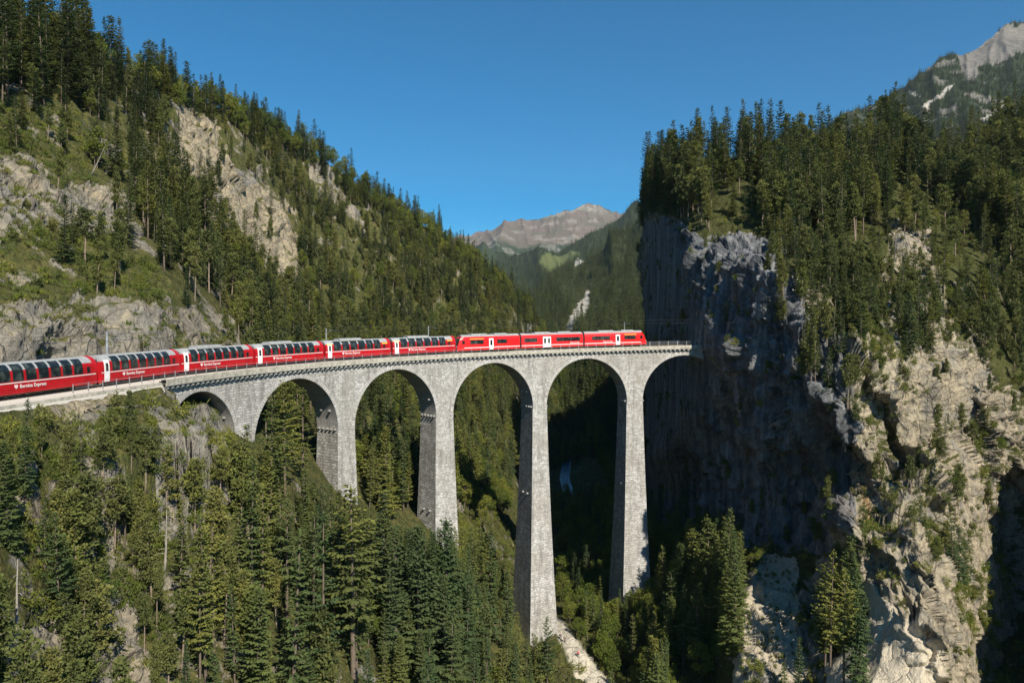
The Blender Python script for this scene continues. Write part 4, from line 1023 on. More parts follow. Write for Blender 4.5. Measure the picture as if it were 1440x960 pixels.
def proto(kind, q, mb, H, fm, bm):
    PROTO.setdefault(kind, []).append(dict(crown=qmesh(kind + '_crown', q, fm), trunk=mb.mesh(kind + '_trunk', [bm], True), H=H))
for i in range(8):
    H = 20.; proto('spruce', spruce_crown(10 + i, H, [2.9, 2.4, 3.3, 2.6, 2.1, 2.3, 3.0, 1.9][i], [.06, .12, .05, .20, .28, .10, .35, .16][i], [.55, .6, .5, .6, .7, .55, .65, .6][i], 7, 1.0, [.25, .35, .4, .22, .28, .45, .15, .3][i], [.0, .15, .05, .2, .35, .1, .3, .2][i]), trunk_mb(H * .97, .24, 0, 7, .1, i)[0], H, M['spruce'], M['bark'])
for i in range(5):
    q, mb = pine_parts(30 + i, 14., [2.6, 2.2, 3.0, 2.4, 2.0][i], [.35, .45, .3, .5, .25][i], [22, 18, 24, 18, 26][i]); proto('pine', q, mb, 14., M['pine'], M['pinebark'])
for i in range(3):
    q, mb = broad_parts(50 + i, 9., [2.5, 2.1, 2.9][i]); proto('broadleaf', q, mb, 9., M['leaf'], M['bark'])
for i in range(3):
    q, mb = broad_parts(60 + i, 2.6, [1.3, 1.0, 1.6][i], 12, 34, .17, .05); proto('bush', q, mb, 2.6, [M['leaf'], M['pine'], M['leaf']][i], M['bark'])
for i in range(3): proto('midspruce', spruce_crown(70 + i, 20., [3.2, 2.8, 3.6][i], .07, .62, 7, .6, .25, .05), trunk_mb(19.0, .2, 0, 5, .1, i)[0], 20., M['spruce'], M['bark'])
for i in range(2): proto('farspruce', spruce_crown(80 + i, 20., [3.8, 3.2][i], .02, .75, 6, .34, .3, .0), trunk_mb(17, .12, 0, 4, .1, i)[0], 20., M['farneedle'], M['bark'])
for i in range(2):
    g = np.random.default_rng(i); q = Q()
    for k in range(60):
        a = g.uniform(0, 6.28); r = abs(g.normal()) * .35; q.leaf(np.array([math.cos(a) * r, math.sin(a) * r, -.05]), np.array([g.normal() * .5, g.normal() * .5, 1.]), .07, g.uniform(.25, .6), g.random())
    PROTO.setdefault('tuft', []).append(dict(crown=qmesh('grass_tuft', q, M['leaf'] if i else M['pine']), trunk=None, H=.5))

# ------------------------------------------------------------------ scattering
def cells(name):
    p = PATCH[name]; W = p['W']
    a = W[1:, :-1] - W[:-1, :-1]; b = W[:-1, 1:] - W[:-1, :-1]; n = np.cross(a, b); ar = np.linalg.norm(n, axis=-1)
    up = np.abs(n[..., 2]) / (ar + 1e-9)
    # true projected position of the displaced surface
    u, v, d = proj(W[:-1, :-1])
    return p, ar, up, u, v, d
tr_u, tr_v, tr_d = proj(track(np.arange(-19, 170, 1.), 3, 0))
oo = np.argsort(tr_u); tr_u, tr_v, tr_d = tr_u[oo], tr_v[oo], tr_d[oo]
FRONT = [(-60,590),(0,592),(150,585),(190,575),(235,598),(270,640),(330,606),(350,612),(400,628),(450,668),(485,688),(520,704),(560,732),(600,736),(640,730),(680,742),(715,770),(725,850),(742,880),(785,905),(803,852),(850,815),(900,828),(915,800),(930,752),(960,722),(1010,705),(1040,725),(1060,770),(1100,600),(1700,0)]
pier_xy = np.array([track((ARCH[i][1] + ARCH[i + 1][0]) / 2, 0, 0)[:2] for i in range(5)])
TREES = []
def add_trees(name, dens, kinds, hr, maxn=99999, mind=2.6, sink=.3, front=True):
    """dens: array per m2 on the cells of a patch; kinds: [(kind, weight)]"""
    p, ar, up, u, v, d = cells(name)
    w = ar * dens; tot = w.sum(); n = int(min(maxn, tot))
    if n <= 0: return
    c = rng.choice(w.size, size=n, p=(w / tot).ravel()); iy, ix = np.unravel_index(c, w.shape)
    fx, fy = rng.random(n), rng.random(n); W = p['W']
    pos = (W[iy, ix] * ((1 - fx) * (1 - fy))[:, None] + W[iy, ix + 1] * (fx * (1 - fy))[:, None] + W[iy + 1, ix] * ((1 - fx) * fy)[:, None] + W[iy + 1, ix + 1] * (fx * fy)[:, None])
    seen = {}
    ks = [k for k, _ in kinds]; kw = np.array([x for _, x in kinds], float); kw /= kw.sum()
    kk = rng.choice(len(ks), size=n, p=kw); hh = rng.uniform(0, 1, n) ** 1.0
    T = track(np.arange(-30, 220, 2.)); sT = np.arange(-30, 220, 2.)
    U, V_, D_ = proj(pos)
    for i in range(n):
        x, y, z = pos[i]
        if mind:
            key = (int(x / mind), int(y / mind)); 
            if key in seen: continue
            seen[key] = 1
        h0, h1 = hr[ks[kk[i]]] if isinstance(hr, dict) else hr
        H = h0 + (h1 - h0) * hh[i]
        if 740 < U[i] < 900 and V_[i] > 850 and D_[i] > 118 and ks[kk[i]] != 'tuft' and H > 1 and abs(U[i] - np.interp(V_[i], [850, 868, 905, 945, 1010], [770, 778, 800, 830, 890])) < 16: continue
        if D_[i] < 230:
            dd = np.hypot(T[:, 0] - x, T[:, 1] - y); j = int(np.argmin(dd)); rz = -HR - GR * sT[j]
            if dd[j] < 6 and (sT[j] > 120 or z + H > rz - 3): 
                if sT[j] > 120 or dd[j] < 4.5: continue
            if dd[j] < 5 + H * .1 and z + H > rz - 1.5 and z < rz + 3: continue
            if np.min(np.hypot(pier_xy[:, 0] - x, pier_xy[:, 1] - y)) < 6.5: continue
            if front:
                dt = np.interp(U[i], tr_u, tr_d) if U[i] < 1000 else 400.
                if D_[i] < dt + 2 and U[i] < 1070:
                    lim = np.interp(U[i], [a for a, b in FRONT], [b for a, b in FRONT]) + 14 * rng.random()
                    zmax = (480 - lim) / F * D_[i]; zmax = zmax * ca - D_[i] * sa
                    H = min(H, zmax - z)
                    hw_ = H * .12 * F / D_[i]
                    lim2 = max(np.interp(U[i] - hw_, [a for a, b in FRONT], [b for a, b in FRONT]), np.interp(U[i] + hw_, [a for a, b in FRONT], [b for a, b in FRONT]))
                    if H < h0 * .5: continue
        TREES.append([ks[kk[i]], x, y, z - sink, H, U[i], V_[i], D_[i]])
def hand(name, pxt, pyt, H, kind):
    """tree whose top shows at (pxt,pyt): find its foot on the terrain"""
    p, ar, up, u, v, d = cells(name); W = p['W'][:-1, :-1]
    top = W + np.array([0, 0, H - .3]); a, b, _ = proj(top)
    e = np.hypot(a - pxt, b - pyt) + np.where(d < 40, 1e5, 0); j = np.unravel_index(np.argmin(e), e.shape); q = W[j]
    if e[j] < 14: TREES.append([kind, q[0], q[1], q[2] - .3, H, u[j], v[j], d[j]])
def pmask(u, v, polys, amp=10):
    wx, wy = warp(u, v, amp, .02, 210); o = np.zeros(u.shape)
    for q in polys: o = np.maximum(o, inpoly(wx, wy, q))
    return o
# left mountainside
p, ar, up, u, v, d = cells('left_mountainside'); A = p['A']
infr = (u > -160) & (u < 940) & (v < 1180)
rock = A['rock'][:-1, :-1]; pth = A['path'][:-1, :-1]
n1 = fbm(p['W'][:-1, :-1], 1 / 28., 3, 801)
dense = pmask(u, v, [[(200,60),(860,500),(870,620),(560,760),(480,690),(440,640),(350,600),(345,450),(410,420),(425,300),(380,240),(300,140)], [(-200,-100),(130,60),(200,80),(250,140),(235,190),(120,160),(60,150),(-200,150)], [(110,150),(240,150),(255,260),(330,330),(380,400),(345,470),(260,440),(160,330),(130,240)]])
frontf = pmask(u, v, [[(330,600),(440,650),(620,760),(760,920),(760,1200),(230,1200),(245,830),(320,720)]])
add_trees('left_mountainside', .060 * dense * infr * (v < 900) * (1 - .9 * rock) * np.clip(.75 + 1.3 * n1, .1, 1.4) * (d > 110), [('spruce', .72), ('pine', .2), ('broadleaf', .08)], dict(spruce=(8, 18), pine=(8, 14), broadleaf=(6, 10)), 14000, 3.0)
add_trees('left_mountainside', .075 * frontf * infr * (1 - rock) * (1 - pth) * (d < 175) * np.clip(.8 + 2 * n1, .15, 1.3), [('spruce', .64), ('pine', .25), ('broadleaf', .11)], dict(spruce=(7, 20), pine=(7, 15), broadleaf=(5, 9)), 3000, 2.8)
skyl = np.interp(u, [a for a, b in skyL], [b for a, b in skyL])
add_trees('left_mountainside', .05 * infr * (v < skyl + 26) * (v > -60) * (d > 150), [('spruce', .55), ('broadleaf', .45)], dict(spruce=(13, 19), broadleaf=(9, 13)), 900, 3.4)
add_trees('left_mountainside', .05 * infr * (u < 125) * (v < 135), [('spruce', 1)], (19, 26), 700, 3.4)
openL = infr * (1 - dense) * (1 - frontf)
lowL = (v > 575)
add_trees('left_mountainside', .06 * openL * lowL * (1 - .5 * rock) * (d < 140), [('pine', .8), ('spruce', .2)], dict(pine=(4., 10), spruce=(4, 10.5)), 1500, 2.0)
add_trees('left_mountainside', .012 * openL * (1 - lowL) * (1 - .8 * rock), [('pine', .75), ('spruce', .25)], dict(pine=(6, 11), spruce=(7, 12)), 700, 3)
add_trees('left_mountainside', .14 * openL * (d < 260) * (1 - .7 * rock) * np.clip(.6 + 2 * n1, 0, 1.5), [('bush', 1)], (.8, 2.6), 7000, 0, .25, False)
add_trees('left_mountainside', .55 * openL * (d < 190) * (1 - .8 * rock) * up * (u > -20) * (u < 700), [('tuft', 1)], (.4, 1.0), 16000, 0, .05, False)
yel = pmask(u, v, [[(635,650),(700,650),(720,720),(650,735)], [(440,620),(480,640),(480,700),(440,690)], [(560,640),(600,640),(600,720),(560,700)], [(770,500),(870,500),(860,600),(780,600)]])
add_trees('left_mountainside', .06 * yel * infr * (d > 125), [('broadleaf', 1)], (4, 8), 500, 2.6)
bk = pmask(u, v, [[(768,700),(880,700),(900,850),(800,855)]], 4) * (d > 186)
add_trees('left_mountainside', .06 * bk, [('spruce', .5), ('broadleaf', .5)], dict(spruce=(7, 13), broadleaf=(5, 9)), 300, 2.6)
# gorge bottom, bushes round the path and the pier feet
pd, _, _ = polyline_sd(u, v, [(775,868),(800,905),(830,945),(900,1010)])
gb = pmask(u, v, [[(790,840),(850,740),(940,790),(940,1000),(1000,1150),(880,1150),(850,990)]]) * (u < 945) * (pd > 16)
add_trees('left_mountainside', .10 * gb * (d > 100) * (d < 260), [('broadleaf', .8), ('spruce', .2)], dict(broadleaf=(4, 8), spruce=(8, 14)), 700, 2.4)
# right cliff
p, ar, up, u, v, d = cells('right_cliff'); A = p['A']; rock = A['rock'][:-1, :-1]; wall = A['wall'][:-1, :-1]; pale = A['pale'][:-1, :-1]
inR = (u > 895) & (u < 1540) & (v < 1180)
n1 = fbm(p['W'][:-1, :-1], 1 / 22., 3, 901)
topf = pmask(u, v, [[(890,200),(1250,120),(1560,80),(1560,420),(1450,390),(1400,335),(1350,300),(1300,270),(1255,275),(1230,320),(1190,350),(1140,335),(1090,325),(960,318),(915,308),(890,330)]])
add_trees('right_cliff', .075 * topf * inR * np.clip(.95 + .6 * n1, .5, 1.3), [('spruce', .62), ('pine', .38)], dict(spruce=(14, 22), pine=(12, 17)), 2600, 2.8)
band = pmask(u, v, [[(1085,330),(1240,380),(1225,470),(1215,560),(1190,640),(1150,640),(1110,560),(1095,460)], [(1255,430),(1330,430),(1300,520),(1260,500)], [(1130,600),(1210,600),(1200,660),(1150,650)], [(1200,400),(1330,420),(1380,500),(1440,520),(1560,520),(1560,400),(1400,400)], [(1290,760),(1360,800),(1370,850),(1300,830)]])
add_trees('right_cliff', .09 * pmask(u, v, [[(985,262),(1095,250),(1100,340),(1050,335),(990,325)]], 3) * inR, [('pine', .5), ('spruce', .5)], (7, 15), 120, 2.2)
add_trees('right_cliff', .010 * pmask(u, v, [[(1210,300),(1320,250),(1500,300),(1500,470),(1400,470),(1330,400),(1250,380)]]) * inR, [('pine', .5), ('spruce', .5)], (6, 14), 400, 2.4)
add_trees('right_cliff', .075 * band * inR * (up > .1), [('spruce', .55), ('pine', .45)], dict(spruce=(6, 14), pine=(5, 11)), 900, 2.2)
add_trees('right_cliff', .020 * inR * (1 - topf) * (1 - wall) * (1 - pale) * (up > .4) * (v < 800), [('pine', .5), ('spruce', .5)], (3, 8), 400, 2.4)
add_trees('right_cliff', .20 * inR * (1 - wall) * np.clip(1 - 2.2 * pale, 0, 1) * (up > .2) * np.clip(.5 + 2.2 * n1, 0, 1.5) * (1 - .6 * topf), [('bush', 1)], (.6, 2.2), 8000, 0, .25, False)
add_trees('right_cliff', .03 * inR * wall * (up > .25), [('bush', .7), ('pine', .3)], dict(bush=(.8, 2.2), pine=(3, 6)), 500, 0, .25, False)
foot = pmask(u, v, [[(900,740),(1000,730),(1040,765),(1022,850),(1000,1000),(900,1150),(880,1150)]], 6)
add_trees('right_cliff', .05 * foot * (d > 118) * inR, [('broadleaf', .6), ('spruce', .4)], dict(broadleaf=(4, 8), spruce=(10, 18)), 400, 2.8)
tall = pmask(u, v, [[(945,800),(1045,800),(1030,930),(960,940)], [(1150,880),(1200,880),(1205,915),(1160,925)]], 4)
add_trees('right_cliff', .08 * tall * inR, [('spruce', 1)], (10, 18), 120, 2.2)
add_trees('right_cliff', .25 * (pale > .2) * inR * (u < 1130), [('bush', 1)], (.4, 1.0), 160, 0, .1, False)
# hand placed ones that make the outline of the picture
for a in [('left_mountainside',497,682,27,'spruce'),('left_mountainside',590,736,25,'spruce'),('left_mountainside',627,728,26,'spruce'),('left_mountainside',556,742,23,'spruce'),('left_mountainside',690,745,24,'spruce'),('left_mountainside',660,770,22,'spruce'),
          ('left_mountainside',770,866,17,'spruce'),('left_mountainside',410,740,24,'spruce'),('left_mountainside',455,720,24,'spruce'),('left_mountainside',350,640,20,'spruce'),('left_mountainside',345,596,15,'spruce'),('left_mountainside',32,560,9,'spruce'),
          ('left_mountainside',540,690,22,'spruce'),('left_mountainside',380,560,17,'spruce'),('left_mountainside',425,545,18,'spruce'),('left_mountainside',400,535,18,'spruce'),('left_mountainside',545,545,19,'spruce'),('left_mountainside',185,552,6,'pine'),
          ('left_mountainside',122,-8,26,'spruce'),('left_mountainside',95,-5,26,'spruce'),('left_mountainside',60,-5,26,'spruce'),('left_mountainside',625,280,20,'spruce'),('left_mountainside',592,268,17,'spruce'),('left_mountainside',575,262,15,'spruce'),
          ('right_cliff',1200,114,20,'spruce'),('right_cliff',1250,97,13,'pine'),('right_cliff',1100,129,20,'spruce'),('right_cliff',1068,132,20,'spruce'),('right_cliff',1145,140,17,'pine'),('right_cliff',1128,146,15,'pine'),('right_cliff',975,141,20,'spruce'),('right_cliff',1000,150,19,'spruce'),
          ('right_cliff',1022,148,19,'spruce'),('right_cliff',1045,138,20,'spruce'),('right_cliff',950,170,20,'spruce'),('right_cliff',930,185,19,'spruce'),('right_cliff',915,215,17,'pine'),('right_cliff',905,250,14,'pine'),
          ('right_cliff',1040,225,11,'pine'),('right_cliff',1058,236,12,'spruce'),('right_cliff',1076,230,13,'spruce'),('right_cliff',1066,255,10,'pine'),('right_cliff',1048,262,10,'spruce'),('right_cliff',1085,262,11,'pine'),('right_cliff',1032,250,11,'spruce'),('right_cliff',1020,712,23,'spruce'),('right_cliff',998,726,22,'spruce'),('right_cliff',970,728,20,'spruce'),('right_cliff',1036,760,20,'spruce'),('right_cliff',948,800,17,'spruce'),('right_cliff',1123,895,12,'spruce'),('right_cliff',1108,930,9,'spruce'),
          ('right_cliff',1168,772,19,'spruce'),('right_cliff',1188,800,18,'spruce'),('right_cliff',1160,800,17,'spruce'),('right_cliff',1205,830,14,'spruce'),('right_cliff',1340,110,22,'spruce'),('right_cliff',1360,118,20,'spruce'),('right_cliff',1430,110,22,'spruce')]:
    hand(*a)
# valley slope and far ridges
def far_scatter(name, n, hr, x0, x1, key):
    p, ar, up, u, v, d = cells(name); du = np.abs((u[:-1, 1:] - u[:-1, :-1]) * (v[1:, :-1] - v[:-1, :-1])); sa_ = np.zeros(u.shape); sa_[:-1, :-1] = np.minimum(du, 20)
    w = sa_ * (u > x0) * (u < x1) * key(p['A']) * (d / 1000.) ** .7; add_trees(name, n * w / w.sum() / (ar + 1e-9), [('farspruce', 1)], hr, 99999, 0, 1.0, False)
cut = lambda A: np.clip(A['veg'] - A['pale'] - A['meadow'], 0, 1)[:-1, :-1]
far_scatter('valley_slope', 5000, (13, 25), 715, 945, lambda A: (A['pale'] < .3)[:-1, :-1])
far_scatter('wooded_ridge', 11000, (14, 24), 700, 930, cut)
far_scatter('high_ridge', 12000, (12, 22), 1140, 1470, cut)
# ------------------------------------------------------------------ dead trees and hikers
def surf(name, px, py):
    p, ar, up, u, v, d = cells(name); e = np.hypot(u - px, v - py); j = np.unravel_index(np.argmin(e), e.shape); return p['W'][j]
for px, py, H, lx, lab in ((18, 955, 9, .05, 'bare bleached dead trunk at the lower left corner of the slope'), (232, 800, 7, .05, 'thin bare grey trunk with stubs on the slope below the third coach'),
                       (128, 245, 7, .5, 'fallen pale trunk leaning on the grassy slope above the bare rock')):
    b = surf('left_mountainside', px, py); g = np.random.default_rng(px)
    o = thing('dead_tree', lab, 'dead tree', tuple(b), 'dead trees on the left slope'); mb = MB()
    mb.tube([(lx * k * H / 5, .1 * math.sin(k), -.5 + k * H / 5) for k in range(6)], [.17, .15, .12, .09, .06, .02], 7); link('trunk', mb.mesh('trunk', [M['deadwood']], True), o)
    for k in range(9):
        z = H * (.3 + .07 * k); a = g.uniform(0, 6.28); L = g.uniform(.5, 1.5) * (1 - k / 14); mb = MB()
        c = np.array([lx * z, 0, z - .4]); mb.tube([c, c + np.array([math.cos(a), math.sin(a), .15]) * L * .6, c + np.array([math.cos(a), math.sin(a), -.1]) * L], [.04, .025, .01], 4); link('branch', mb.mesh('branch', [M['deadwood']]), o)
M['skin'] = simple('skin', (.55, .36, .27), .6, var=.05); M['hair'] = simple('brown_hair', (.07, .045, .03), .8)
M['jacket_dark'] = simple('dark_blue_jacket', (.03, .04, .08), .8); M['jacket_pink'] = simple('pink_jacket', (.60, .16, .16), .8); M['trousers'] = simple('dark_trousers', (.05, .05, .055), .85); M['jacket_grey'] = simple('grey_jacket', (.10, .10, .11), .8)
def skin(name, J, E_, mat, parent):
    me = bpy.data.meshes.new(name); me.from_pydata([j[0] for j in J], E_, []); o = bpy.data.objects.new(name, me); COL.objects.link(o)
    m = o.modifiers.new('s', 'SKIN'); 
    for i, j in enumerate(J): me.skin_vertices[0].data[i].radius = (j[1], j[1])
    me.skin_vertices[0].data[0].use_root = True
    m2 = o.modifiers.new('u', 'SUBSURF'); m2.levels = m2.render_levels = 1
    dg = bpy.context.evaluated_depsgraph_get(); r_ = bpy.data.meshes.new_from_object(o.evaluated_get(dg)); r_.name = name; bpy.data.objects.remove(o)
    r_.materials.clear(); r_.materials.append(mat); r_.polygons.foreach_set('use_smooth', np.ones(len(r_.polygons), bool)); return link(name, r_, parent)
def person(loc, rot, jm, st, lab):
    o = thing('person', lab, 'person', loc, 'hikers on the path'); o.rotation_euler = (0, 0, rot)
    J = [((0, 0, .95), .12), ((0, 0, 1.15), .11), ((0, 0, 1.38), .14), ((0, 0, 1.5), .055), ((0, -.01, 1.62), .085), ((0, -.01, 1.72), .07)]
    E_ = [(0, 1), (1, 2), (2, 3), (3, 4), (4, 5)]
    for sd in (-1, 1):
        n = len(J); J += [((sd * .19, 0, 1.40), .055), ((sd * .25, .06 * sd * st, 1.14), .042), ((sd * .25, -.10 + .1 * sd * st, .92), .032), ((sd * .25, -.14 + .12 * sd * st, .84), .03)]
        E_ += [(2, n), (n, n + 1), (n + 1, n + 2), (n + 2, n + 3)]
        for f in range(5):
            J.append(((sd * (.25 + .015 * (f - 2)), -.17 + .12 * sd * st + .01 * f, .77 + .012 * abs(f - 2)), .009)); E_.append((n + 3, len(J) - 1))
        n = len(J); J += [((sd * .09, 0, .88), .085), ((sd * .10, -.16 * sd * st - .03, .50), .058), ((sd * .10, -.22 * sd * st + .03, .10), .04), ((sd * .10, -.22 * sd * st - .14, .04), .035)]
        E_ += [(0, n), (n, n + 1), (n + 1, n + 2), (n + 2, n + 3)]
    skin('body', J, E_, M['skin'], o)
    up_ = [(J[0][0], .135), (J[1][0], .128), (J[2][0], .16)]; ee = [(0, 1), (1, 2)]
    for b0 in (6, 6 + 4 + 5 + 4): ee += [(2, len(up_)), (len(up_), len(up_) + 1), (len(up_) + 1, len(up_) + 2)]; up_ += [(J[b0 + i][0], J[b0 + i][1] + .018) for i in range(3)]
    skin('jacket', up_, ee, jm, o)
    lo = [((0, 0, .93), .14)]; ee = []
    for b0 in (15, 28): ee += [(0, len(lo)), (len(lo), len(lo) + 1), (len(lo) + 1, len(lo) + 2)]; lo += [(J[b0 + i][0], J[b0 + i][1] + .02) for i in range(3)]
    skin('trousers', lo, ee, M['trousers'], o)
    skin('hair', [((0, .02, 1.66), .088), ((0, .015, 1.745), .07)], [(0, 1)], M['hair'], o)
    mb = MB(); mb.box(-.03, .03, -.115, -.09, 1.60, 1.66); link('face', mb.mesh('face', [M['skin']]), o)
    mb = MB(); mb.box(-.15, .15, .10, .27, 1.05, 1.45); link('backpack', mb.mesh('backpack', [jm]), o)
for px, py, rot, jm, st, lab in ((789, 899, .6, M['jacket_dark'], 1., 'hiker in dark clothes walking up the path at the foot of the tallest pier'), (795, 905, .9, M['jacket_grey'], -1., 'second hiker in grey just behind the dark-clothed one on the path'), (814, 925, 3.6, M['jacket_pink'], 1., 'hiker in a pink jacket alone on the path edge beside the bushes')):
    q = surf('left_mountainside', px, py); person(tuple(q + np.array([0, 0, .02])), rot, jm, st, lab)
# ------------------------------------------------------------------ trees as objects
cnt = {}
for T in TREES: cnt[T[0]] = cnt.get(T[0], 0) + 1
print('TREES', cnt)
def onscreen(T): return -30 < T[5] < 1470 and -60 < T[6] - T[4] * F / T[7] * .5 < 1040
KN = dict(spruce='spruce_tree', pine='pine_tree', broadleaf='broadleaf_tree', bush='bush')
CN = dict(spruce='spruce tree', pine='pine tree', broadleaf='broadleaf tree', bush='bush')
single, rest = [], []
# dark cells of depth: estimate which trees show by a coarse screen raster, nearest first
ras = {}
for T in sorted(TREES, key=lambda t: t[7]):
    if T[0] in ('tuft', 'farspruce', 'bush'): T.append(0.); continue
    s_ = F / T[7]; x0, x1 = T[5] - T[4] * .10 * s_, T[5] + T[4] * .10 * s_; y0, y1 = T[6] - T[4] * s_, T[6]
    n = vis = 0
    for yy in range(int(y0 // 7), int(y1 // 7) + 1):
        fr = (yy * 7 + 3.5 - y0) / (y1 - y0 + 1e-6)
        for xx in range(int((x0 * (fr) + (x0 + x1) / 2 * (1 - fr)) // 7), int((x1 * fr + (x0 + x1) / 2 * (1 - fr)) // 7) + 1):
            if not (0 <= xx < 206 and 0 <= yy < 138): continue
            n += 1
            if ras.get((xx, yy), 0) < 2: vis += 1; ras[(xx, yy)] = ras.get((xx, yy), 0) + 1
    T.append(vis * 49.)
for k in ('spruce', 'pine', 'broadleaf'):
    L = sorted([T for T in TREES if T[0] == k and onscreen(T)], key=lambda t: -t[8]); single += L[:300]
    ids = set(map(id, L[:300])); rest += [T for T in TREES if T[0] == k and id(T) not in ids]
L = sorted([T for T in TREES if T[0] == 'bush' and onscreen(T)], key=lambda t: -t[4] / t[7]); single += L[:300]; ids = set(map(id, L[:300]))
rest += [T for T in TREES if T[0] in ('tuft', 'farspruce') or (T[0] == 'bush' and id(T) not in ids)]
# label places
COACH = ['the leftmost coach', 'the second coach', 'the third coach', 'the fourth coach', 'the fifth coach', 'the sixth coach', 'the railcar']
def where(T):
    x, y, d = T[5], T[6], T[7]; top = y - T[4] * F / d
    dt = float(np.interp(x, tr_u, tr_d)) if x < 1000 else 999
    j = 0 if x < 118 else 1 if x < 238 else 2 if x < 342 else 3 if x < 443 else 4 if x < 543 else 5 if x < 637 else 6
    if x < 912 and d < dt + 3:
        row = 'high' if y < 700 else 'midway' if y < 850 else 'low' if y < 985 else 'lowest'
        if x < 235: return '%s below %s' % (row, COACH[j])
        if x < 330: return '%s below the small first arch' % row
        if x < 485: return '%s before the second arch' % row
        if x < 612: return '%s in front of the third arch' % row
        if x < 748: return '%s in front of the fourth arch' % row
        return '%s in the gorge before the fifth arch' % row
    if x < 912 and top > np.interp(x, tr_u, tr_v) - 14:
        a = 'second' if x < 485 else 'third' if x < 622 else 'fourth' if x < 758 else 'fifth'
        return 'seen through the %s arch' % a
    if x < 880:
        sk = np.interp(x, [a for a, b in skyL], [b for a, b in skyL])
        if y < sk + 30: return 'on skyline above %s' % COACH[j]
        row = 'high' if y < sk + 130 else 'midway' if y < 380 else 'low'
        return '%s behind %s' % (row, COACH[j])
    if y < 420:
        c = 'above the railcar nose' if x < 1000 else 'above the shaded wall' if x < 1100 else 'right of the cliff wall' if x < 1210 else 'above the pale rock spur' if x < 1330 else 'at the right edge'
        row = 'on the crest' if y < 250 else 'midway' if y < 330 else 'on the rim'
        return '%s of cliff %s' % (row, c)
    if x < 1070: return 'at the shaded cliff foot'
    if x < 1210 and y > 640: return 'beside the orange-topped spur'
    c = 'left of the grassy gully' if x < 1230 else 'near the grassy gully' if x < 1320 else 'by the dark hollow at the right'
    return 'on %s sunlit cliff %s' % ('upper' if y < 560 else 'lower', c)
ORD20 = ['thirteenth', 'fourteenth', 'fifteenth', 'sixteenth', 'seventeenth', 'eighteenth', 'nineteenth', 'twentieth']
ORD = ['first', 'second', 'third', 'fourth', 'fifth', 'sixth', 'seventh', 'eighth', 'ninth', 'tenth', 'eleventh', 'twelfth']
bins = {}
for T in single:
    big = T[4] > dict(spruce=15, pine=10, broadleaf=7, bush=1.8)[T[0]]
    bins.setdefault((T[0], big, where(T)), []).append(T)
adj = dict(spruce=('tall spruce', 'small spruce'), pine=('tall open pine', 'small pine'), broadleaf=('large leafy tree', 'small leafy tree'), bush=('rounded bush', 'low bush'))
ORD += ORD20
for kk_ in list(bins):
    L = bins[kk_]
    if len(L) > 12:
        L.sort(key=lambda t: t[6]); nr_ = min(6, (len(L) + 15) // 16 if len(L) > 16 else 2); m_ = (len(L) + nr_ - 1) // nr_; del bins[kk_]
        nm = [[], [], ['upper', 'lower'], ['upper', 'middle', 'lower'], ['top', 'upper', 'lower', 'bottom'], ['top', 'upper', 'middle', 'lower', 'bottom'], ['topmost', 'upper', 'second', 'third', 'lower', 'bottom']][nr_]
        for q_, w_ in enumerate(nm): bins[(kk_[0], kk_[1], kk_[2], w_)] = L[q_ * m_:(q_ + 1) * m_]
LAB = {}
for bk, L in bins.items():
    k, big, wh = bk[:3]; row_ = ', %s row,' % bk[3] if len(bk) > 3 else ''
    L.sort(key=lambda t: t[5])
    for i, T in enumerate(L):
        base = adj[k][0 if big else 1]
        if not L: continue
        if len(L) == 1: LAB[id(T)] = '%s %s' % (base, wh)
        elif len(L) <= 20: LAB[id(T)] = '%s %s%s %s' % (ORD[i], base, row_, wh)
        else: LAB[id(T)] = '%s %s' % (base, wh)
GRP = dict(spruce='spruces on the slopes and cliffs', pine='pines on the slopes and cliffs', broadleaf='broadleaf trees on the slopes', bush='bushes on the slopes')
for n_, T in enumerate(single):
    k = T[0]; pk = k
    if k == 'spruce' and T[7] > 230: pk = 'midspruce'
    pr = PROTO[pk][int(rng.integers(len(PROTO[pk])))]; sc = T[4] / pr['H']; w = sc * rng.uniform(.72, 1.15)
    lab = LAB[id(T)]
    if k == 'bush':
        o = link('bush', pr['crown'], None, (T[1], T[2], T[3]), lab, 'bush', GRP[k]); o.scale = (w, w, sc); o.rotation_euler = (0, 0, rng.uniform(0, 6.28)); continue
    o = thing(KN[k], lab, 'tree', (T[1], T[2], T[3]), GRP[k]); o.scale = (w, w, sc)
    o.rotation_euler = (rng.normal() * .025, rng.normal() * .025, rng.uniform(0, 6.28))
    link('trunk', pr['trunk'], o); link('crown', pr['crown'], o)
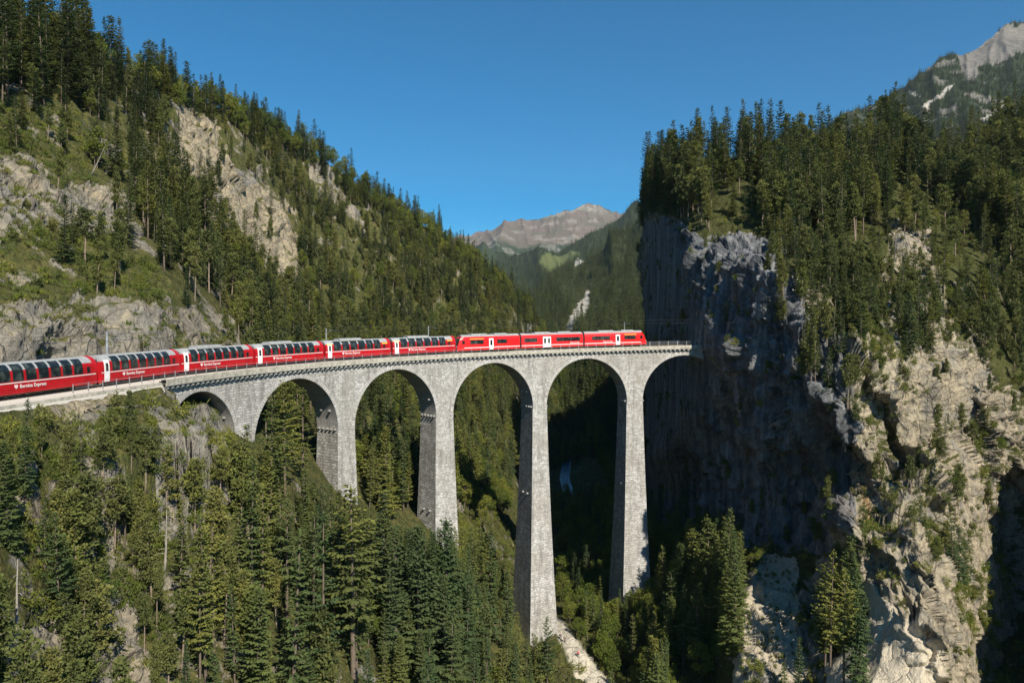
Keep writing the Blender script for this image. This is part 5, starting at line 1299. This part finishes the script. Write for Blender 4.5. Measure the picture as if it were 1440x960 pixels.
# the rest: one instanced object of each kind
def proto_object(pr, name):
    """joined, never placed in the scene by itself"""
    ms = [m for m in (pr['trunk'], pr['crown']) if m is not None]
    if len(ms) == 1: o = bpy.data.objects.new(name, ms[0]); return o
    V = []; Fc = []; mi = []; tip = []; b = 0
    for j, m in enumerate(ms):
        for v_ in m.vertices: V.append(v_.co[:])
        for p_ in m.polygons: Fc.append(tuple(x + b for x in p_.vertices)); mi.append(j)
        a = m.attributes.get('tip'); tip += [x.value for x in a.data] if a else [0] * len(m.vertices); b += len(m.vertices)
    return bpy.data.objects.new(name, mesh_np(name, V, Fc, [m.materials[0] for m in ms], False, mi, dict(tip=tip)))
def gn_scatter(name, label, cat, trees, protos):
    n = len(trees)
    if not n: return
    me = bpy.data.meshes.new(name); me.vertices.add(n)
    me.vertices.foreach_set('co', np.array([[t_[1], t_[2], t_[3]] for t_ in trees], np.float32).ravel())
    H0 = protos[0]['H']; sc = np.array([t_[4] for t_ in trees]) / H0; w = sc * rng.uniform(.72, 1.2, n)
    a = me.attributes.new('scl', 'FLOAT_VECTOR', 'POINT'); a.data.foreach_set('vector', np.stack([w, w, sc], -1).astype(np.float32).ravel())
    a = me.attributes.new('rot', 'FLOAT_VECTOR', 'POINT'); a.data.foreach_set('vector', np.stack([rng.normal(size=n) * .03, rng.normal(size=n) * .03, rng.uniform(0, 6.28, n)], -1).astype(np.float32).ravel())
    a = me.attributes.new('idx', 'INT', 'POINT'); a.data.foreach_set('value', rng.integers(0, len(protos), n).astype(np.int32))
    me.update()
    o = link(name, me, None, None, label, cat, None, 'stuff')
    ng = bpy.data.node_groups.new(name, 'GeometryNodeTree')
    ng.interface.new_socket('Geometry', in_out='INPUT', socket_type='NodeSocketGeometry'); ng.interface.new_socket('Geometry', in_out='OUTPUT', socket_type='NodeSocketGeometry')
    N = ng.nodes; gi = N.new('NodeGroupInput'); go = N.new('NodeGroupOutput'); ip = N.new('GeometryNodeInstanceOnPoints'); jn = N.new('GeometryNodeJoinGeometry')
    for i, pr in enumerate(protos):
        oi = N.new('GeometryNodeObjectInfo'); oi.inputs['Object'].default_value = proto_object(pr, name + '_model'); oi.inputs['As Instance'].default_value = True
        ng.links.new(oi.outputs['Geometry'], jn.inputs[0])
    def na(nm, ty):
        q = N.new('GeometryNodeInputNamedAttribute'); q.data_type = ty; q.inputs['Name'].default_value = nm; return q.outputs[0]
    ng.links.new(gi.outputs[0], ip.inputs['Points']); ng.links.new(jn.outputs[0], ip.inputs['Instance']); ip.inputs['Pick Instance'].default_value = True
    ng.links.new(na('idx', 'INT'), ip.inputs['Instance Index']); ng.links.new(na('scl', 'FLOAT_VECTOR'), ip.inputs['Scale'])
    er = N.new('FunctionNodeEulerToRotation'); ng.links.new(na('rot', 'FLOAT_VECTOR'), er.inputs[0]); ng.links.new(er.outputs[0], ip.inputs['Rotation'])
    ng.links.new(ip.outputs[0], go.inputs[0])
    md = o.modifiers.new('scatter', 'NODES'); md.node_group = ng
    return o
sp = [T for T in rest if T[0] == 'spruce']
gn_scatter('spruce_forest', 'dense dark spruce forest covering the slopes behind the train and on the cliff top', 'forest', sp, PROTO['midspruce'])
gn_scatter('pine_forest', 'open pine woods scattered over both mountainsides', 'forest', [T for T in rest if T[0] == 'pine'], PROTO['pine'])
gn_scatter('broadleaf_thicket', 'yellow-green broadleaf thickets along the skyline and gorge floor', 'thicket', [T for T in rest if T[0] == 'broadleaf'], PROTO['broadleaf'])
gn_scatter('undergrowth', 'low bushes growing all over the rocky slopes', 'undergrowth', [T for T in rest if T[0] == 'bush'], PROTO['bush'])
gn_scatter('grass', 'tufts of dry grass on the slopes either side of the railway ledge', 'grass', [T for T in rest if T[0] == 'tuft'], PROTO['tuft'])
gn_scatter('far_forest', 'far conifer forest on the slopes up the valley and under the high ridge', 'forest', [T for T in rest if T[0] == 'farspruce'], PROTO['farspruce'])

# ------------------------------------------------------------------ the air
hz = bpy.data.materials.new('valley_air'); hz.use_nodes = True; hn = hz.node_tree; hn.nodes.clear()
ho = hn.nodes.new('ShaderNodeOutputMaterial'); pv = hn.nodes.new('ShaderNodeVolumePrincipled'); pv.inputs['Color'].default_value = (.72, .85, 1, 1); pv.inputs['Density'].default_value = 2.4e-5; pv.inputs['Anisotropy'].default_value = .1
hn.links.new(pv.outputs[0], ho.inputs['Volume'])
mb = MB(); mb.box(-9600, 9600, -3200, 10700, -93, 2300); link('haze', mb.mesh('haze', [hz]), kind='stuff')
